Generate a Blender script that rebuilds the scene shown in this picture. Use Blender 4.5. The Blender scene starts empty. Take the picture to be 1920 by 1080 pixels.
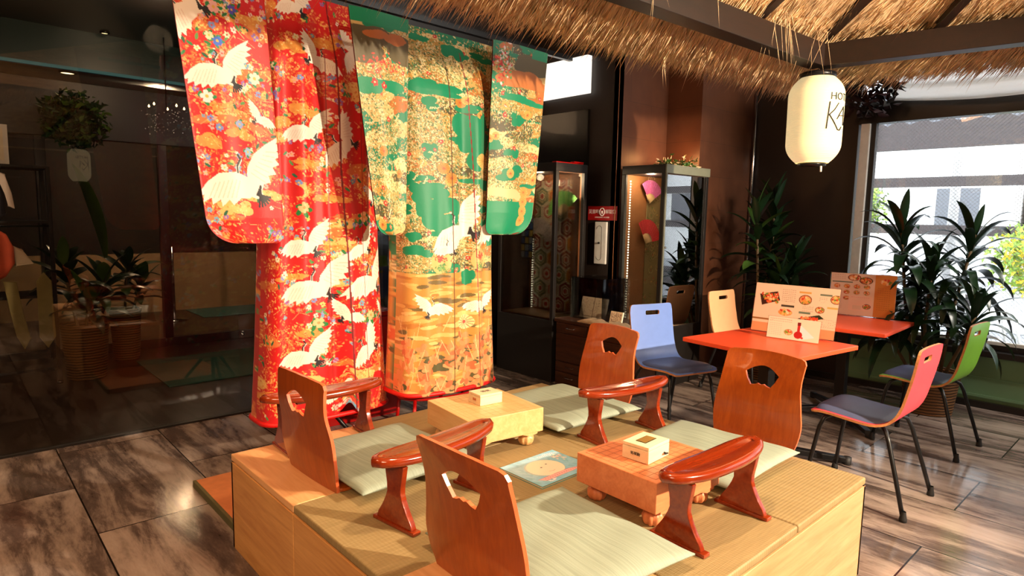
import bpy, bmesh, math, random
import numpy as np
from mathutils import Vector, Matrix, geometry
PI = math.pi
rnd = random.Random(7)
SC = bpy.context.scene
COL = SC.collection

# ------------------------------------------------------------------ camera
cam_d = bpy.data.cameras.new('camera'); cam = bpy.data.objects.new('camera', cam_d); COL.objects.link(cam)
cam_d.sensor_width = 36.0; cam_d.lens = 1182.34 / 1920 * 36.0; cam_d.clip_start = 0.05; cam_d.clip_end = 200
R = Matrix(((0.73996947, 0.06062537, -0.66990279), (-0.67235637, 0.09560746, -0.73402733), (0.01954703, 0.99357122, 0.11150846)))
cam.matrix_world = Matrix.Translation((-0.8437, -0.8148, 1.4)) @ R.to_4x4()
SC.camera = cam

# ------------------------------------------------------------------ world, exposure, main light
w = bpy.data.worlds.new('world'); SC.world = w; w.use_nodes = True
bg = w.node_tree.nodes['Background']; bg.inputs[0].default_value = (0.88, 0.95, 1.0, 1); bg.inputs[1].default_value = 8.0
SC.view_settings.view_transform = 'Standard'; SC.view_settings.look = 'None'
SC.view_settings.gamma = 1; SC.view_settings.use_curve_mapping = False
SC.view_settings.exposure = 0.0

def lamp(name, kind, loc, energy, color, target=None, size=0.1, size_y=None, spot=None, blend=0.3):
    d = bpy.data.lights.new(name, kind); o = bpy.data.objects.new(name, d); COL.objects.link(o)
    o.location = loc; d.energy = energy; d.color = color
    if kind == 'AREA':
        d.size = size
        if size_y: d.shape = 'RECTANGLE'; d.size_y = size_y
    elif kind == 'SUN': d.angle = size
    else: d.shadow_soft_size = size
    if kind == 'SPOT': d.spot_size = spot; d.spot_blend = blend
    if target is not None:
        o.rotation_euler = (Vector(target) - Vector(loc)).to_track_quat('-Z', 'Y').to_euler()
    return o
WARM = (1.0, 0.72, 0.44)
KEY = (2.2, -2.6, 2.12)
lamp('key_spot_light', 'SPOT', KEY, 1450, (1.0, 0.79, 0.56), (1.0, 2.2, 1.15), 0.04, spot=math.radians(84), blend=0.35)
lamp('overhead_spot_light', 'SPOT', (0.6, 0.3, 2.5), 110, WARM, (0.7, 0.8, 0.4), 0.05, spot=math.radians(120), blend=0.6)
lamp('kimono_spot_light', 'SPOT', (0.9, 0.3, 2.75), 0, WARM, (0.9, 2.4, 1.4), 0.06, spot=math.radians(80), blend=0.6)
lamp('ambient_fill_light', 'AREA', (-1.6, -1.6, 2.9), 190, (1.0, 0.66, 0.38), (0.6, 1.2, 0.6), 1.6)  # warm fill added for the room's ambience, no fitting behind it
lamp('cafe_fill_light', 'AREA', (4.3, -2.3, 3.45), 230, (1.0, 0.92, 0.82), (3.9, 0.3, 0.0), 1.4)  # fill added to brighten the window side, not a known ceiling lamp
lamp('side_fill_light', 'AREA', (-1.7, 1.7, 3.35), 42, (1.0, 0.50, 0.24), (-0.6, 1.6, 0.0), 1.0)  # warm fill added for the left floor and the platform side
portal = lamp('window_daylight_portal', 'AREA', (5.06, -0.9, 1.4), 1, (1, 1, 1), (0, -0.9, 1.4), 4.4, 2.2)
portal.data.cycles.is_portal = True
lamp('afternoon_sun', 'SUN', (8, -4, 8), 3.6, (1.0, 0.95, 0.88), (10.5, 1.5, 0), 0.02)

# ------------------------------------------------------------------ helpers
def tag(o, label=None, cat=None, group=None, kind=None):
    if label: o['label'] = label
    if cat: o['category'] = cat
    if group: o['group'] = group
    if kind: o['kind'] = kind
    return o

def empty(name, loc=(0, 0, 0), rz=0.0, label=None, cat=None, group=None):
    o = bpy.data.objects.new(name, None); COL.objects.link(o)
    o.empty_display_size = 0.05
    o.location = loc; o.rotation_euler = (0, 0, rz)
    return tag(o, label, cat, group)

class MB:
    """collects geometry for ONE mesh object"""
    def __init__(s): s.v = []; s.f = []; s.m = []; s.smooth = []
    def add(s, vs, fs, mi=0, sm=False, M=None):
        b = len(s.v)
        if M is not None: vs = [M @ Vector(v) for v in vs]
        s.v += [tuple(v) for v in vs]
        for f in fs: s.f.append(tuple(i + b for i in f)); s.m.append(mi); s.smooth.append(sm)
        return s
    def box(s, x0, x1, y0, y1, z0, z1, mi=0, M=None):
        vs = [(x0,y0,z0),(x1,y0,z0),(x1,y1,z0),(x0,y1,z0),(x0,y0,z1),(x1,y0,z1),(x1,y1,z1),(x0,y1,z1)]
        return s.add(vs, [(0,3,2,1),(4,5,6,7),(0,1,5,4),(1,2,6,5),(2,3,7,6),(3,0,4,7)], mi, False, M)
    def tube(s, pts, rad, n=10, mi=0, cap=True, M=None, flat=1.0):
        pts = [Vector(p) for p in pts]
        if not hasattr(rad, '__len__'): rad = [rad] * len(pts)
        vs = []; fs = []; prev = None
        for i, p in enumerate(pts):
            t = (pts[min(i+1, len(pts)-1)] - pts[max(i-1, 0)]).normalized()
            if prev is None:
                a = Vector((0,0,1)) if abs(t.z) < 0.9 else Vector((1,0,0))
                u = t.cross(a).normalized()
            else:
                u = (prev - t * prev.dot(t)).normalized()
            prev = u; v = t.cross(u)
            for k in range(n):
                c, d = math.cos(2*PI*k/n), math.sin(2*PI*k/n)
                vs.append(p + u * (c*rad[i]) + v * (d*rad[i]*flat))
        for i in range(len(pts)-1):
            for k in range(n):
                a = i*n+k; b = i*n+(k+1) % n
                fs.append((a, b, b+n, a+n))
        if cap:
            fs.append(tuple(reversed(range(n)))); fs.append(tuple(range((len(pts)-1)*n, len(pts)*n)))
        return s.add(vs, fs, mi, True, M)
    def lathe(s, prof, n=24, mi=0, M=None, sm=True, cap=False):
        vs = []; fs = []
        for r, z in prof:
            for k in range(n): vs.append((r*math.cos(2*PI*k/n), r*math.sin(2*PI*k/n), z))
        for i in range(len(prof)-1):
            for k in range(n):
                a = i*n+k; b = i*n+(k+1) % n
                fs.append((a, b, b+n, a+n))
        if cap:
            fs.append(tuple(reversed(range(n)))); fs.append(tuple(range((len(prof)-1)*n, len(prof)*n)))
        return s.add(vs, fs, mi, sm, M)
    def prism(s, poly, z0, z1, mi=0, M=None, sm=False):
        """poly: 2D outline CCW, extruded along z"""
        n = len(poly)
        vs = [(x, y, z0) for x, y in poly] + [(x, y, z1) for x, y in poly]
        fs = [(i, (i+1) % n, (i+1) % n + n, i+n) for i in range(n)]
        tris = geometry.tessellate_polygon([[Vector((x, y, 0)) for x, y in poly]])
        for t in tris:
            a, b, c = t
            cr = (poly[b][0]-poly[a][0])*(poly[c][1]-poly[a][1])-(poly[b][1]-poly[a][1])*(poly[c][0]-poly[a][0])
            if cr < 0: a, c = c, a
            fs.append((a+n, b+n, c+n)); fs.append((c, b, a))
        return s.add(vs, fs, mi, sm, M)
    def build(s, name, mats, parent=None, bevel=0, seg=2, loc=None, angle=35, subsurf=0):
        me = bpy.data.meshes.new(name)
        me.from_pydata(s.v, [], s.f); me.update()
        if not isinstance(mats, (list, tuple)): mats = [mats]
        for m in mats: me.materials.append(m)
        me.polygons.foreach_set('material_index', s.m)
        me.polygons.foreach_set('use_smooth', s.smooth)
        o = bpy.data.objects.new(name, me); COL.objects.link(o)
        if parent: o.parent = parent
        if loc: o.location = loc
        if bevel:
            b = o.modifiers.new('bevel', 'BEVEL'); b.width = bevel; b.segments = seg; b.limit_method = 'ANGLE'; b.angle_limit = math.radians(angle)
            me.polygons.foreach_set('use_smooth', [True]*len(me.polygons))
            wn = o.modifiers.new('wn', 'WEIGHTED_NORMAL'); wn.keep_sharp = True
        if subsurf:
            m = o.modifiers.new('ss', 'SUBSURF'); m.levels = m.render_levels = subsurf
        return o

def copy_tree(o, parent=None):
    c = o.copy(); COL.objects.link(c)
    if parent is not None: c.parent = parent
    for ch in list(o.children): copy_tree(ch, c)
    return c

def T(x=0, y=0, z=0, rx=0, ry=0, rz=0):
    return Matrix.Translation((x, y, z)) @ Matrix.Rotation(rz, 4, 'Z') @ Matrix.Rotation(ry, 4, 'Y') @ Matrix.Rotation(rx, 4, 'X')

# ------------------------------------------------------------------ materials
def lin(c):
    return tuple(((x/12.92) if x <= 0.04045 else ((x+0.055)/1.055)**2.4) for x in c)
def hexc(r, g, b): return lin((r/255, g/255, b/255))

class NT:
    def __init__(s, name):
        s.mat = bpy.data.materials.new(name); s.mat.use_nodes = True
        s.t = s.mat.node_tree; s.n = s.t.nodes; s.l = s.t.links
        s.p = s.n['Principled BSDF']; s.out = s.n['Material Output']
    def node(s, typ, **kw):
        nd = s.n.new(typ)
        for k, v in kw.items(): setattr(nd, k, v)
        return nd
    def coords(s, scale=(1,1,1), kind='Object', rot=(0,0,0)):
        tc = s.node('ShaderNodeTexCoord'); mp = s.node('ShaderNodeMapping')
        s.l.new(tc.outputs[kind], mp.inputs[0]); mp.inputs['Scale'].default_value = scale; mp.inputs['Rotation'].default_value = rot
        return mp.outputs[0]
    def noise(s, vec, scale=5, detail=4, rough=0.55, dist=0.0):
        nd = s.node('ShaderNodeTexNoise'); nd.inputs['Scale'].default_value = scale; nd.inputs['Detail'].default_value = detail
        nd.inputs['Roughness'].default_value = rough; nd.inputs['Distortion'].default_value = dist
        s.l.new(vec, nd.inputs['Vector']); return nd.outputs[0]
    def ramp(s, fac, stops):
        r = s.node('ShaderNodeValToRGB'); el = r.color_ramp.elements
        while len(el) < len(stops): el.new(0.5)
        for e, (p, c) in zip(el, stops): e.position = p; e.color = (*c, 1)
        s.l.new(fac, r.inputs[0]); return r.outputs[0]
    def mix(s, fac, a, b, mode='MIX'):
        m = s.node('ShaderNodeMix', data_type='RGBA', blend_type=mode)
        for sock, val in ((m.inputs[0], fac), (m.inputs[6], a), (m.inputs[7], b)):
            if isinstance(val, (int, float)): sock.default_value = val
            elif isinstance(val, tuple): sock.default_value = (*val, 1)
            else: s.l.new(val, sock)
        return m.outputs[2]
    def math(s, op, a, b=0.0):
        m = s.node('ShaderNodeMath', operation=op)
        for sock, val in ((m.inputs[0], a), (m.inputs[1], b)):
            if isinstance(val, (int, float)): sock.default_value = val
            else: s.l.new(val, sock)
        return m.outputs[0]
    def bump(s, h, strength=0.2, dist=0.01):
        b = s.node('ShaderNodeBump'); b.inputs['Strength'].default_value = strength; b.inputs['Distance'].default_value = dist
        s.l.new(h, b.inputs['Height']); s.l.new(b.outputs[0], s.p.inputs['Normal'])
    def set(s, color=None, rough=None, metal=None, coat=None, spec=None, sheen=None):
        if color is not None:
            if isinstance(color, tuple): s.p.inputs['Base Color'].default_value = (*color, 1)
            else: s.l.new(color, s.p.inputs['Base Color'])
        for k, v in (('Roughness', rough), ('Metallic', metal), ('Coat Weight', coat), ('Specular IOR Level', spec), ('Sheen Weight', sheen)):
            if v is None: continue
            if isinstance(v, (int, float)): s.p.inputs[k].default_value = v
            else: s.l.new(v, s.p.inputs[k])
        return s

def plain(name, rgb, rough=0.5, metal=0, coat=0, var=0.06, scale=20, spec=0.5, bump=0.0):
    t = NT(name); c = hexc(*rgb)
    v = t.noise(t.coords(), scale, 3)
    a = tuple(x*(1-var) for x in c); b = tuple(min(1, x*(1+var)) for x in c)
    t.set(t.ramp(v, [(0.3, a), (0.7, b)]), rough, metal, coat, spec)
    if bump: t.bump(v, bump, 0.005)
    return t.mat

def wood(name, c1, c2, axis='X', scale=1.0, rough=0.4, coat=0.0, contrast=1.0):
    t = NT(name)
    sc = {'X': (1.2, 14, 14), 'Y': (14, 1.2, 14), 'Z': (14, 14, 1.2)}[axis]
    vec = t.coords(tuple(k*scale for k in sc))
    n = t.noise(vec, 2.2, 6, 0.6, 0.8); n2 = t.noise(vec, 9, 3)
    f = t.math('ADD', t.math('MULTIPLY', n, 0.75), t.math('MULTIPLY', n2, 0.25))
    lo, hi = 0.5-0.14/contrast, 0.5+0.14/contrast
    t.set(t.ramp(f, [(lo, hexc(*c1)), (hi, hexc(*c2))]), rough, 0, coat)
    t.bump(n2, 0.05, 0.002)
    return t.mat

def emis(name, rgb, strength, base=None):
    t = NT(name); c = hexc(*rgb)
    t.set(base and hexc(*base) or c, 0.7)
    t.p.inputs['Emission Color'].default_value = (*c, 1); t.p.inputs['Emission Strength'].default_value = strength
    return t.mat

def glass(name, tint=(1,1,1), refl=0.06, wires=False, rough=0.0, trans=0.0):
    t = NT(name)
    t.n.remove(t.p)
    tr = t.node('ShaderNodeBsdfTransparent'); tr.inputs[0].default_value = (*tint, 1)
    gl = t.node('ShaderNodeBsdfGlossy'); gl.inputs['Roughness'].default_value = rough
    fr = t.node('ShaderNodeFresnel'); fr.inputs[0].default_value = 1.5
    fac = t.math('ADD', t.math('MULTIPLY', fr.outputs[0], 0.9), refl-0.04)
    mx = t.node('ShaderNodeMixShader'); t.l.new(fac, mx.inputs[0]); t.l.new(tr.outputs[0], mx.inputs[1]); t.l.new(gl.outputs[0], mx.inputs[2])
    sh = mx.outputs[0]
    if wires:
        tc = t.coords()
        sp = t.node('ShaderNodeSeparateXYZ'); t.l.new(tc, sp.inputs[0])
        def line(a):
            f = t.math('FRACT', t.math('MULTIPLY', a, 34.0)); return t.math('LESS_THAN', f, 0.05)
        m1 = line(t.math('ADD', sp.outputs[1], sp.outputs[2])); m2 = line(t.math('SUBTRACT', sp.outputs[1], sp.outputs[2]))
        m = t.math('MAXIMUM', m1, m2)
        df = t.node('ShaderNodeBsdfDiffuse'); df.inputs[0].default_value = (0.5, 0.5, 0.5, 1)
        mx2 = t.node('ShaderNodeMixShader'); t.l.new(m, mx2.inputs[0]); t.l.new(sh, mx2.inputs[1]); t.l.new(df.outputs[0], mx2.inputs[2]); sh = mx2.outputs[0]
    t.l.new(sh, t.out.inputs[0])
    return t.mat

def painted(name, rough=0.5, metal_from_alpha=0.0, coat=0.0, emit=0.0, bump=0.0, sheen=0.0):
    t = NT(name); a = t.node('ShaderNodeAttribute', attribute_name='pattern')
    t.set(a.outputs['Color'], rough, None, coat, None, sheen)
    if metal_from_alpha: t.l.new(t.math('MULTIPLY', a.outputs['Alpha'], metal_from_alpha), t.p.inputs['Metallic'])
    if emit: t.l.new(a.outputs['Color'], t.p.inputs['Emission Color']); t.p.inputs['Emission Strength'].default_value = emit
    if bump:
        n = t.noise(t.coords(), 55, 4, 0.6); t.bump(n, bump, 0.004)
    return t.mat

M = {}
M['dark_wall'] = plain('dark_wall', (40, 29, 24), 0.45, var=0.12, scale=3)
M['black_wall'] = plain('black_wall', (24, 20, 19), 0.3, var=0.1, scale=3)
M['black_gloss'] = plain('black_gloss', (22, 20, 19), 0.18, coat=0.3)
M['black_metal'] = plain('black_metal', (20, 20, 22), 0.32, metal=0.2)
M['black_frame'] = plain('black_frame', (28, 24, 22), 0.38)
M['chrome'] = plain('chrome', (210, 210, 215), 0.15, metal=1.0)
M['white_metal'] = plain('white_metal', (225, 222, 215), 0.4)
M['dark_beam'] = wood('dark_beam', (22, 11, 6), (36, 18, 10), 'X', 1, 0.45)
M['zaisu'] = wood('zaisu_wood', (152, 64, 12), (176, 82, 20), 'Z', 1.4, 0.3, 0.35)
M['zaisu_edge'] = wood('zaisu_edge', (205, 92, 52), (226, 112, 66), 'Z', 1.4, 0.3, 0.35)
M['lacquer'] = wood('lacquered_wood', (122, 34, 8), (148, 54, 18), 'X', 1.0, 0.17, 0.6)
M['platform'] = wood('platform_wood', (196, 136, 76), (222, 166, 100), 'Y', 0.8, 0.42)
M['platform_x'] = wood('platform_wood_x', (186, 140, 94), (210, 166, 118), 'X', 0.8, 0.42)
M['platform_top'] = wood('platform_top_wood', (222, 160, 105), (240, 186, 130), 'Y', 0.8, 0.4)
M['board_light'] = wood('board_light_wood', (222, 170, 110), (240, 196, 138), 'Y', 0.9, 0.35)
M['board_pink'] = wood('board_pink_wood', (214, 122, 76), (232, 146, 98), 'X', 0.9, 0.35)
M['box_wood'] = wood('box_wood', (236, 214, 172), (246, 228, 192), 'X', 1.0, 0.45)
M['ply_edge'] = wood('ply_edge', (190, 122, 72), (214, 150, 96), 'X', 2, 0.4)
M['orange_top'] = plain('orange_laminate', (238, 84, 48), 0.34, var=0.03, scale=3)
M['navy_pad'] = plain('navy_vinyl', (76, 86, 120), 0.42, var=0.06)
M['line_black'] = plain('line_black', (150, 76, 46), 0.6)
M['green_wall'] = plain('green_panel', (120, 160, 122), 0.42, var=0.08, scale=2)
M['red_lacquer'] = plain('red_lacquer', (176, 12, 10), 0.25, coat=0.4)
M['red_lining'] = plain('red_silk', (214, 22, 20), 0.45)
M['white_silk'] = plain('white_silk', (240, 225, 212), 0.5)
M['leaf_dark'] = plain('leaf_dark', (26, 52, 26), 0.34, var=0.35, scale=6, coat=0.2)
M['leaf_mid'] = plain('leaf_mid', (62, 92, 34), 0.4, var=0.35, scale=6)
M['leaf_bright'] = plain('leaf_bright', (120, 150, 40), 0.5, var=0.3, scale=5)
M['flower_yellow'] = plain('flower_yellow', (232, 200, 40), 0.6, var=0.1)
M['stem'] = plain('stem', (110, 88, 58), 0.7, var=0.2, scale=30)
M['soil'] = plain('soil', (50, 36, 26), 0.9)
M['paper'] = plain('paper', (236, 222, 196), 0.8, var=0.04)
M['ink'] = plain('ink', (22, 20, 20), 0.6)
M['curtain'] = plain('curtain_cloth', (238, 232, 220), 0.8, var=0.03)
M['straw'] = plain('straw', (232, 198, 156), 0.75, var=0.3, scale=14)
M['acrylic'] = glass('acrylic', (0.96, 0.96, 0.96), 0.07)
M['window_glass'] = glass('window_glass', (0.96, 0.97, 0.97), 0.05, wires=True)
M['case_glass'] = glass('case_glass', (0.93, 0.94, 0.93), 0.07)
M['partition_glass'] = glass('partition_glass', (0.8, 0.78, 0.76), 0.06)
M['led'] = emis('led_dots', (255, 240, 200), 9)
M['print'] = painted('printed_sheet', 0.35, coat=0.2)
M['cloth_print'] = painted('brocade', 0.5, 0.0, bump=0.25, sheen=0.15)
M['tile_wall'] = None
def mk_tile_wall():
    t = NT('brown_tile_wall'); v = t.coords((1, 1, 1))
    br = t.node('ShaderNodeTexBrick'); br.offset = 0.5
    # bricks in the X-Z plane
    mp = t.node('ShaderNodeMapping'); mp.inputs['Rotation'].default_value = (PI/2, 0, 0); t.l.new(v, mp.inputs[0]); t.l.new(mp.outputs[0], br.inputs['Vector'])
    br.inputs['Scale'].default_value = 1.0; br.inputs['Brick Width'].default_value = 0.6; br.inputs['Row Height'].default_value = 0.3; br.inputs['Mortar Size'].default_value = 0.0025
    br.inputs['Color1'].default_value = (*hexc(96, 56, 34), 1); br.inputs['Color2'].default_value = (*hexc(84, 48, 30), 1); br.inputs['Mortar'].default_value = (*hexc(60, 36, 24), 1)
    n = t.noise(v, 6, 5)
    t.set(t.mix(0.35, br.outputs[0], t.ramp(n, [(0.3, hexc(70, 40, 26)), (0.7, hexc(112, 70, 46))])), 0.42)
    return t.mat
M['tile_wall'] = mk_tile_wall()

def mk_floor():
    t = NT('plank_tile_floor'); v = t.coords((1, 1, 1))
    sp = t.node('ShaderNodeSeparateXYZ'); t.l.new(v, sp.inputs[0])
    W_, L_ = 0.535, 1.2
    xs = t.math('DIVIDE', t.math('SUBTRACT', sp.outputs[0], 0.13), W_); col = t.math('FLOOR', xs)
    ys = t.math('ADD', t.math('DIVIDE', t.math('SUBTRACT', sp.outputs[1], 0.5), L_), t.math('MULTIPLY', col, 0.5)); row = t.math('FLOOR', ys)
    fx = t.math('ABSOLUTE', t.math('SUBTRACT', t.math('FRACT', xs), 0.5)); fy = t.math('ABSOLUTE', t.math('SUBTRACT', t.math('FRACT', ys), 0.5))
    gx = t.math('GREATER_THAN', fx, 0.5-0.0035/W_*1.0); gy = t.math('GREATER_THAN', fy, 0.5-0.0035/L_)
    seam = t.math('MAXIMUM', gx, gy)
    cb = t.node('ShaderNodeCombineXYZ'); t.l.new(t.math('MULTIPLY', col, 7.3), cb.inputs[0]); t.l.new(t.math('MULTIPLY', row, 3.7), cb.inputs[1]); t.l.new(t.math('ADD', t.math('MULTIPLY', col, 1.7), row), cb.inputs[2])
    va = t.node('ShaderNodeVectorMath', operation='ADD')
    mp = t.node('ShaderNodeMapping'); mp.inputs['Scale'].default_value = (5.0, 0.75, 1); t.l.new(v, mp.inputs[0])
    t.l.new(mp.outputs[0], va.inputs[0]); t.l.new(cb.outputs[0], va.inputs[1])
    n1 = t.noise(va.outputs[0], 1.1, 7, 0.62, 0.7)
    va2 = t.node('ShaderNodeVectorMath', operation='ADD'); mp2 = t.node('ShaderNodeMapping'); mp2.inputs['Scale'].default_value = (9, 2.4, 1); t.l.new(v, mp2.inputs[0])
    t.l.new(mp2.outputs[0], va2.inputs[0]); t.l.new(cb.outputs[0], va2.inputs[1])
    n2 = t.noise(va2.outputs[0], 1.6, 9, 0.75, 0.4)
    f = t.math('ADD', t.math('MULTIPLY', n1, 0.68), t.math('MULTIPLY', n2, 0.32))
    c = t.ramp(f, [(0.36, hexc(60, 50, 46)), (0.46, hexc(94, 80, 74)), (0.50, hexc(128, 112, 103)), (0.56, hexc(154, 137, 126)), (0.68, hexc(174, 157, 146))])
    c = t.mix(seam, c, hexc(30, 24, 22))
    t.set(c, t.ramp(n2, [(0.3, (0.05,)*3), (0.7, (0.20,)*3)]))
    t.bump(n2, 0.08, 0.004)
    return t.mat
M['floor'] = mk_floor()
M['lobby_floor'] = plain('lobby_floor', (46, 30, 24), 0.3, var=0.1, scale=2)
def mk_tatami(axis):
    t = NT('tatami_'+axis); v = t.coords((1, 1, 1)); sp = t.node('ShaderNodeSeparateXYZ'); t.l.new(v, sp.inputs[0])
    a, b = (0, 1) if axis == 'x' else (1, 0)
    ra = t.math('SINE', t.math('MULTIPLY', sp.outputs[a], 2*PI/0.013)); rb = t.math('SINE', t.math('MULTIPLY', sp.outputs[b], 2*PI/0.006))
    h = t.math('ADD', t.math('MULTIPLY', ra, 0.6), t.math('MULTIPLY', rb, 0.4))
    n = t.noise(t.coords((3, 60, 3) if axis == 'x' else (60, 3, 3)), 3, 4)
    c = t.ramp(n, [(0.3, hexc(146, 124, 82)), (0.7, hexc(170, 146, 102))])
    c = t.mix(t.math('MULTIPLY', t.math('ADD', t.math('MULTIPLY', h, 0.5), 0.5), 0.3), c, hexc(128, 104, 60))
    t.set(c, 0.6); t.bump(h, 0.25, 0.002)
    return t.mat
M['tatami_x'] = mk_tatami('x'); M['tatami_y'] = mk_tatami('y')
def mk_cushion():
    t = NT('woven_rush_cushion'); v = t.coords((110, 2.2, 6))
    n = t.noise(v, 1.5, 3, 0.5); n2 = t.noise(t.coords((160, 160, 20)), 4, 2)
    f = t.math('ADD', t.math('MULTIPLY', n, 0.7), t.math('MULTIPLY', n2, 0.3))
    t.set(t.ramp(f, [(0.34, hexc(138, 150, 134)), (0.66, hexc(160, 172, 156))]), 0.7); t.bump(n, 0.25, 0.003)
    return t.mat
M['cushion'] = mk_cushion()
def mk_basket():
    t = NT('woven_basket'); v = t.coords((1, 1, 1), 'Object')
    w1 = t.node('ShaderNodeTexWave', wave_type='BANDS', bands_direction='Z'); w1.inputs['Scale'].default_value = 14; t.l.new(v, w1.inputs[0]); w1.inputs['Distortion'].default_value = 2
    t.set(t.ramp(w1.outputs[1], [(0.2, hexc(84, 54, 26)), (0.8, hexc(150, 104, 58))]), 0.6); t.bump(w1.outputs[1], 0.6, 0.01)
    return t.mat
M['basket'] = mk_basket()

# ------------------------------------------------------------------ painter (colours per vertex of a fine grid)
class Canvas:
    def __init__(s, w, h, res, bgc):
        s.w, s.h = w, h; s.nx = max(2, int(round(w/res))); s.ny = max(2, int(round(h/res)))
        s.a = np.empty((s.ny+1, s.nx+1, 4), np.float32); s.a[:] = (*hexc(*bgc), 0.0)
        s.X, s.Y = np.meshgrid(np.linspace(0, w, s.nx+1), np.linspace(0, h, s.ny+1))   # Y runs down
    def _win(s, x0, x1, y0, y1):
        i0 = max(0, int(x0/s.w*s.nx)-1); i1 = min(s.nx+1, int(x1/s.w*s.nx)+3); j0 = max(0, int(y0/s.h*s.ny)-1); j1 = min(s.ny+1, int(y1/s.h*s.ny)+3)
        if i1 <= i0 or j1 <= j0: return None
        return (slice(j0, j1), slice(i0, i1))
    def _fill(s, w_, m, c, al, metal):
        col = np.array((*hexc(*c), metal), np.float32)
        sub = s.a[w_]; sub[m] = sub[m]*(1-al) + col*al
    def ell(s, x, y, rx, ry, c, rot=0, al=1, metal=0):
        r = max(rx, ry); w_ = s._win(x-r, x+r, y-r, y+r)
        if not w_: return
        dx = s.X[w_]-x; dy = s.Y[w_]-y; cs, sn = math.cos(rot), math.sin(rot)
        u = dx*cs+dy*sn; v = -dx*sn+dy*cs
        s._fill(w_, (u/rx)**2+(v/ry)**2 <= 1, c, al, metal)
    def poly(s, pts, c, al=1, metal=0):
        xs = [p[0] for p in pts]; ys = [p[1] for p in pts]; w_ = s._win(min(xs), max(xs), min(ys), max(ys))
        if not w_: return
        X, Y = s.X[w_], s.Y[w_]; m = np.zeros(X.shape, bool); n = len(pts)
        for i in range(n):
            x1, y1 = pts[i]; x2, y2 = pts[(i+1) % n]
            if y1 == y2: continue
            m ^= ((Y >= min(y1, y2)) & (Y < max(y1, y2)) & (X < (x2-x1)*(Y-y1)/(y2-y1)+x1))
        s._fill(w_, m, c, al, metal)
    def line(s, pts, r, c, al=1, metal=0):
        for (x1, y1), (x2, y2) in zip(pts, pts[1:]):
            w_ = s._win(min(x1, x2)-r, max(x1, x2)+r, min(y1, y2)-r, max(y1, y2)+r)
            if not w_: continue
            X, Y = s.X[w_], s.Y[w_]; L = (x2-x1)**2+(y2-y1)**2+1e-12
            t = np.clip(((X-x1)*(x2-x1)+(Y-y1)*(y2-y1))/L, 0, 1)
            s._fill(w_, (X-x1-t*(x2-x1))**2+(Y-y1-t*(y2-y1))**2 <= r*r, c, al, metal)
    def rect(s, x0, y0, x1, y1, c, al=1, metal=0): s.poly([(x0, y0), (x1, y0), (x1, y1), (x0, y1)], c, al, metal)
    def mesh(s, name, fn, mats, parent=None, flip=False, smooth=True):
        """fn(X,Y)->(x,y,z) arrays"""
        x, y, z = fn(s.X, s.Y)
        co = np.stack([x, y, z], -1).reshape(-1, 3).astype(np.float32)
        nx1 = s.nx+1; j, i = np.meshgrid(np.arange(s.ny), np.arange(s.nx), indexing='ij')
        a = (j*nx1+i).ravel(); q = np.stack([a, a+nx1, a+nx1+1, a+1], -1)
        if flip: q = q[:, ::-1]
        me = bpy.data.meshes.new(name); me.vertices.add(len(co)); me.vertices.foreach_set('co', co.ravel())
        me.loops.add(q.size); me.loops.foreach_set('vertex_index', q.ravel().astype(np.int32))
        me.polygons.add(len(q)); me.polygons.foreach_set('loop_start', np.arange(0, q.size, 4, dtype=np.int32))
        me.polygons.foreach_set('use_smooth', np.ones(len(q), bool) if smooth else np.zeros(len(q), bool))
        me.update(calc_edges=True)
        at = me.color_attributes.new('pattern', 'FLOAT_COLOR', 'POINT'); at.data.foreach_set('color', s.a.reshape(-1).astype(np.float32))
        me.materials.append(mats)
        o = bpy.data.objects.new(name, me); COL.objects.link(o)
        if parent: o.parent = parent
        return o
    def flat(s, name, mat, parent=None, O=(0, 0, 0), U=(1, 0, 0), V=(0, 0, -1)):
        O, U, V = Vector(O), Vector(U), Vector(V)
        return s.mesh(name, lambda X, Y: (O.x+U.x*X+V.x*Y, O.y+U.y*X+V.y*Y, O.z+U.z*X+V.z*Y), mat, parent)

def text_mesh(name, body, size, mat, parent=None, M_=None, font_extr=0.0006, align='CENTER', wrap=None):
    c = bpy.data.curves.new(name, 'FONT'); c.body = body; c.size = size; c.align_x = align; c.align_y = 'CENTER'; c.extrude = font_extr; c.resolution_u = 3
    o = bpy.data.objects.new(name+'_tmp', c); COL.objects.link(o)
    dg = bpy.context.evaluated_depsgraph_get(); dg.update()
    me = bpy.data.meshes.new_from_object(o.evaluated_get(dg)); me.name = name
    bpy.data.objects.remove(o); bpy.data.curves.remove(c)
    if wrap:
        for v in me.vertices: v.co = wrap(v.co)
    if M_ is not None: me.transform(M_)
    me.materials.clear(); me.materials.append(mat)
    r = bpy.data.objects.new(name, me); COL.objects.link(r)
    if parent: r.parent = parent
    return r

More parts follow.
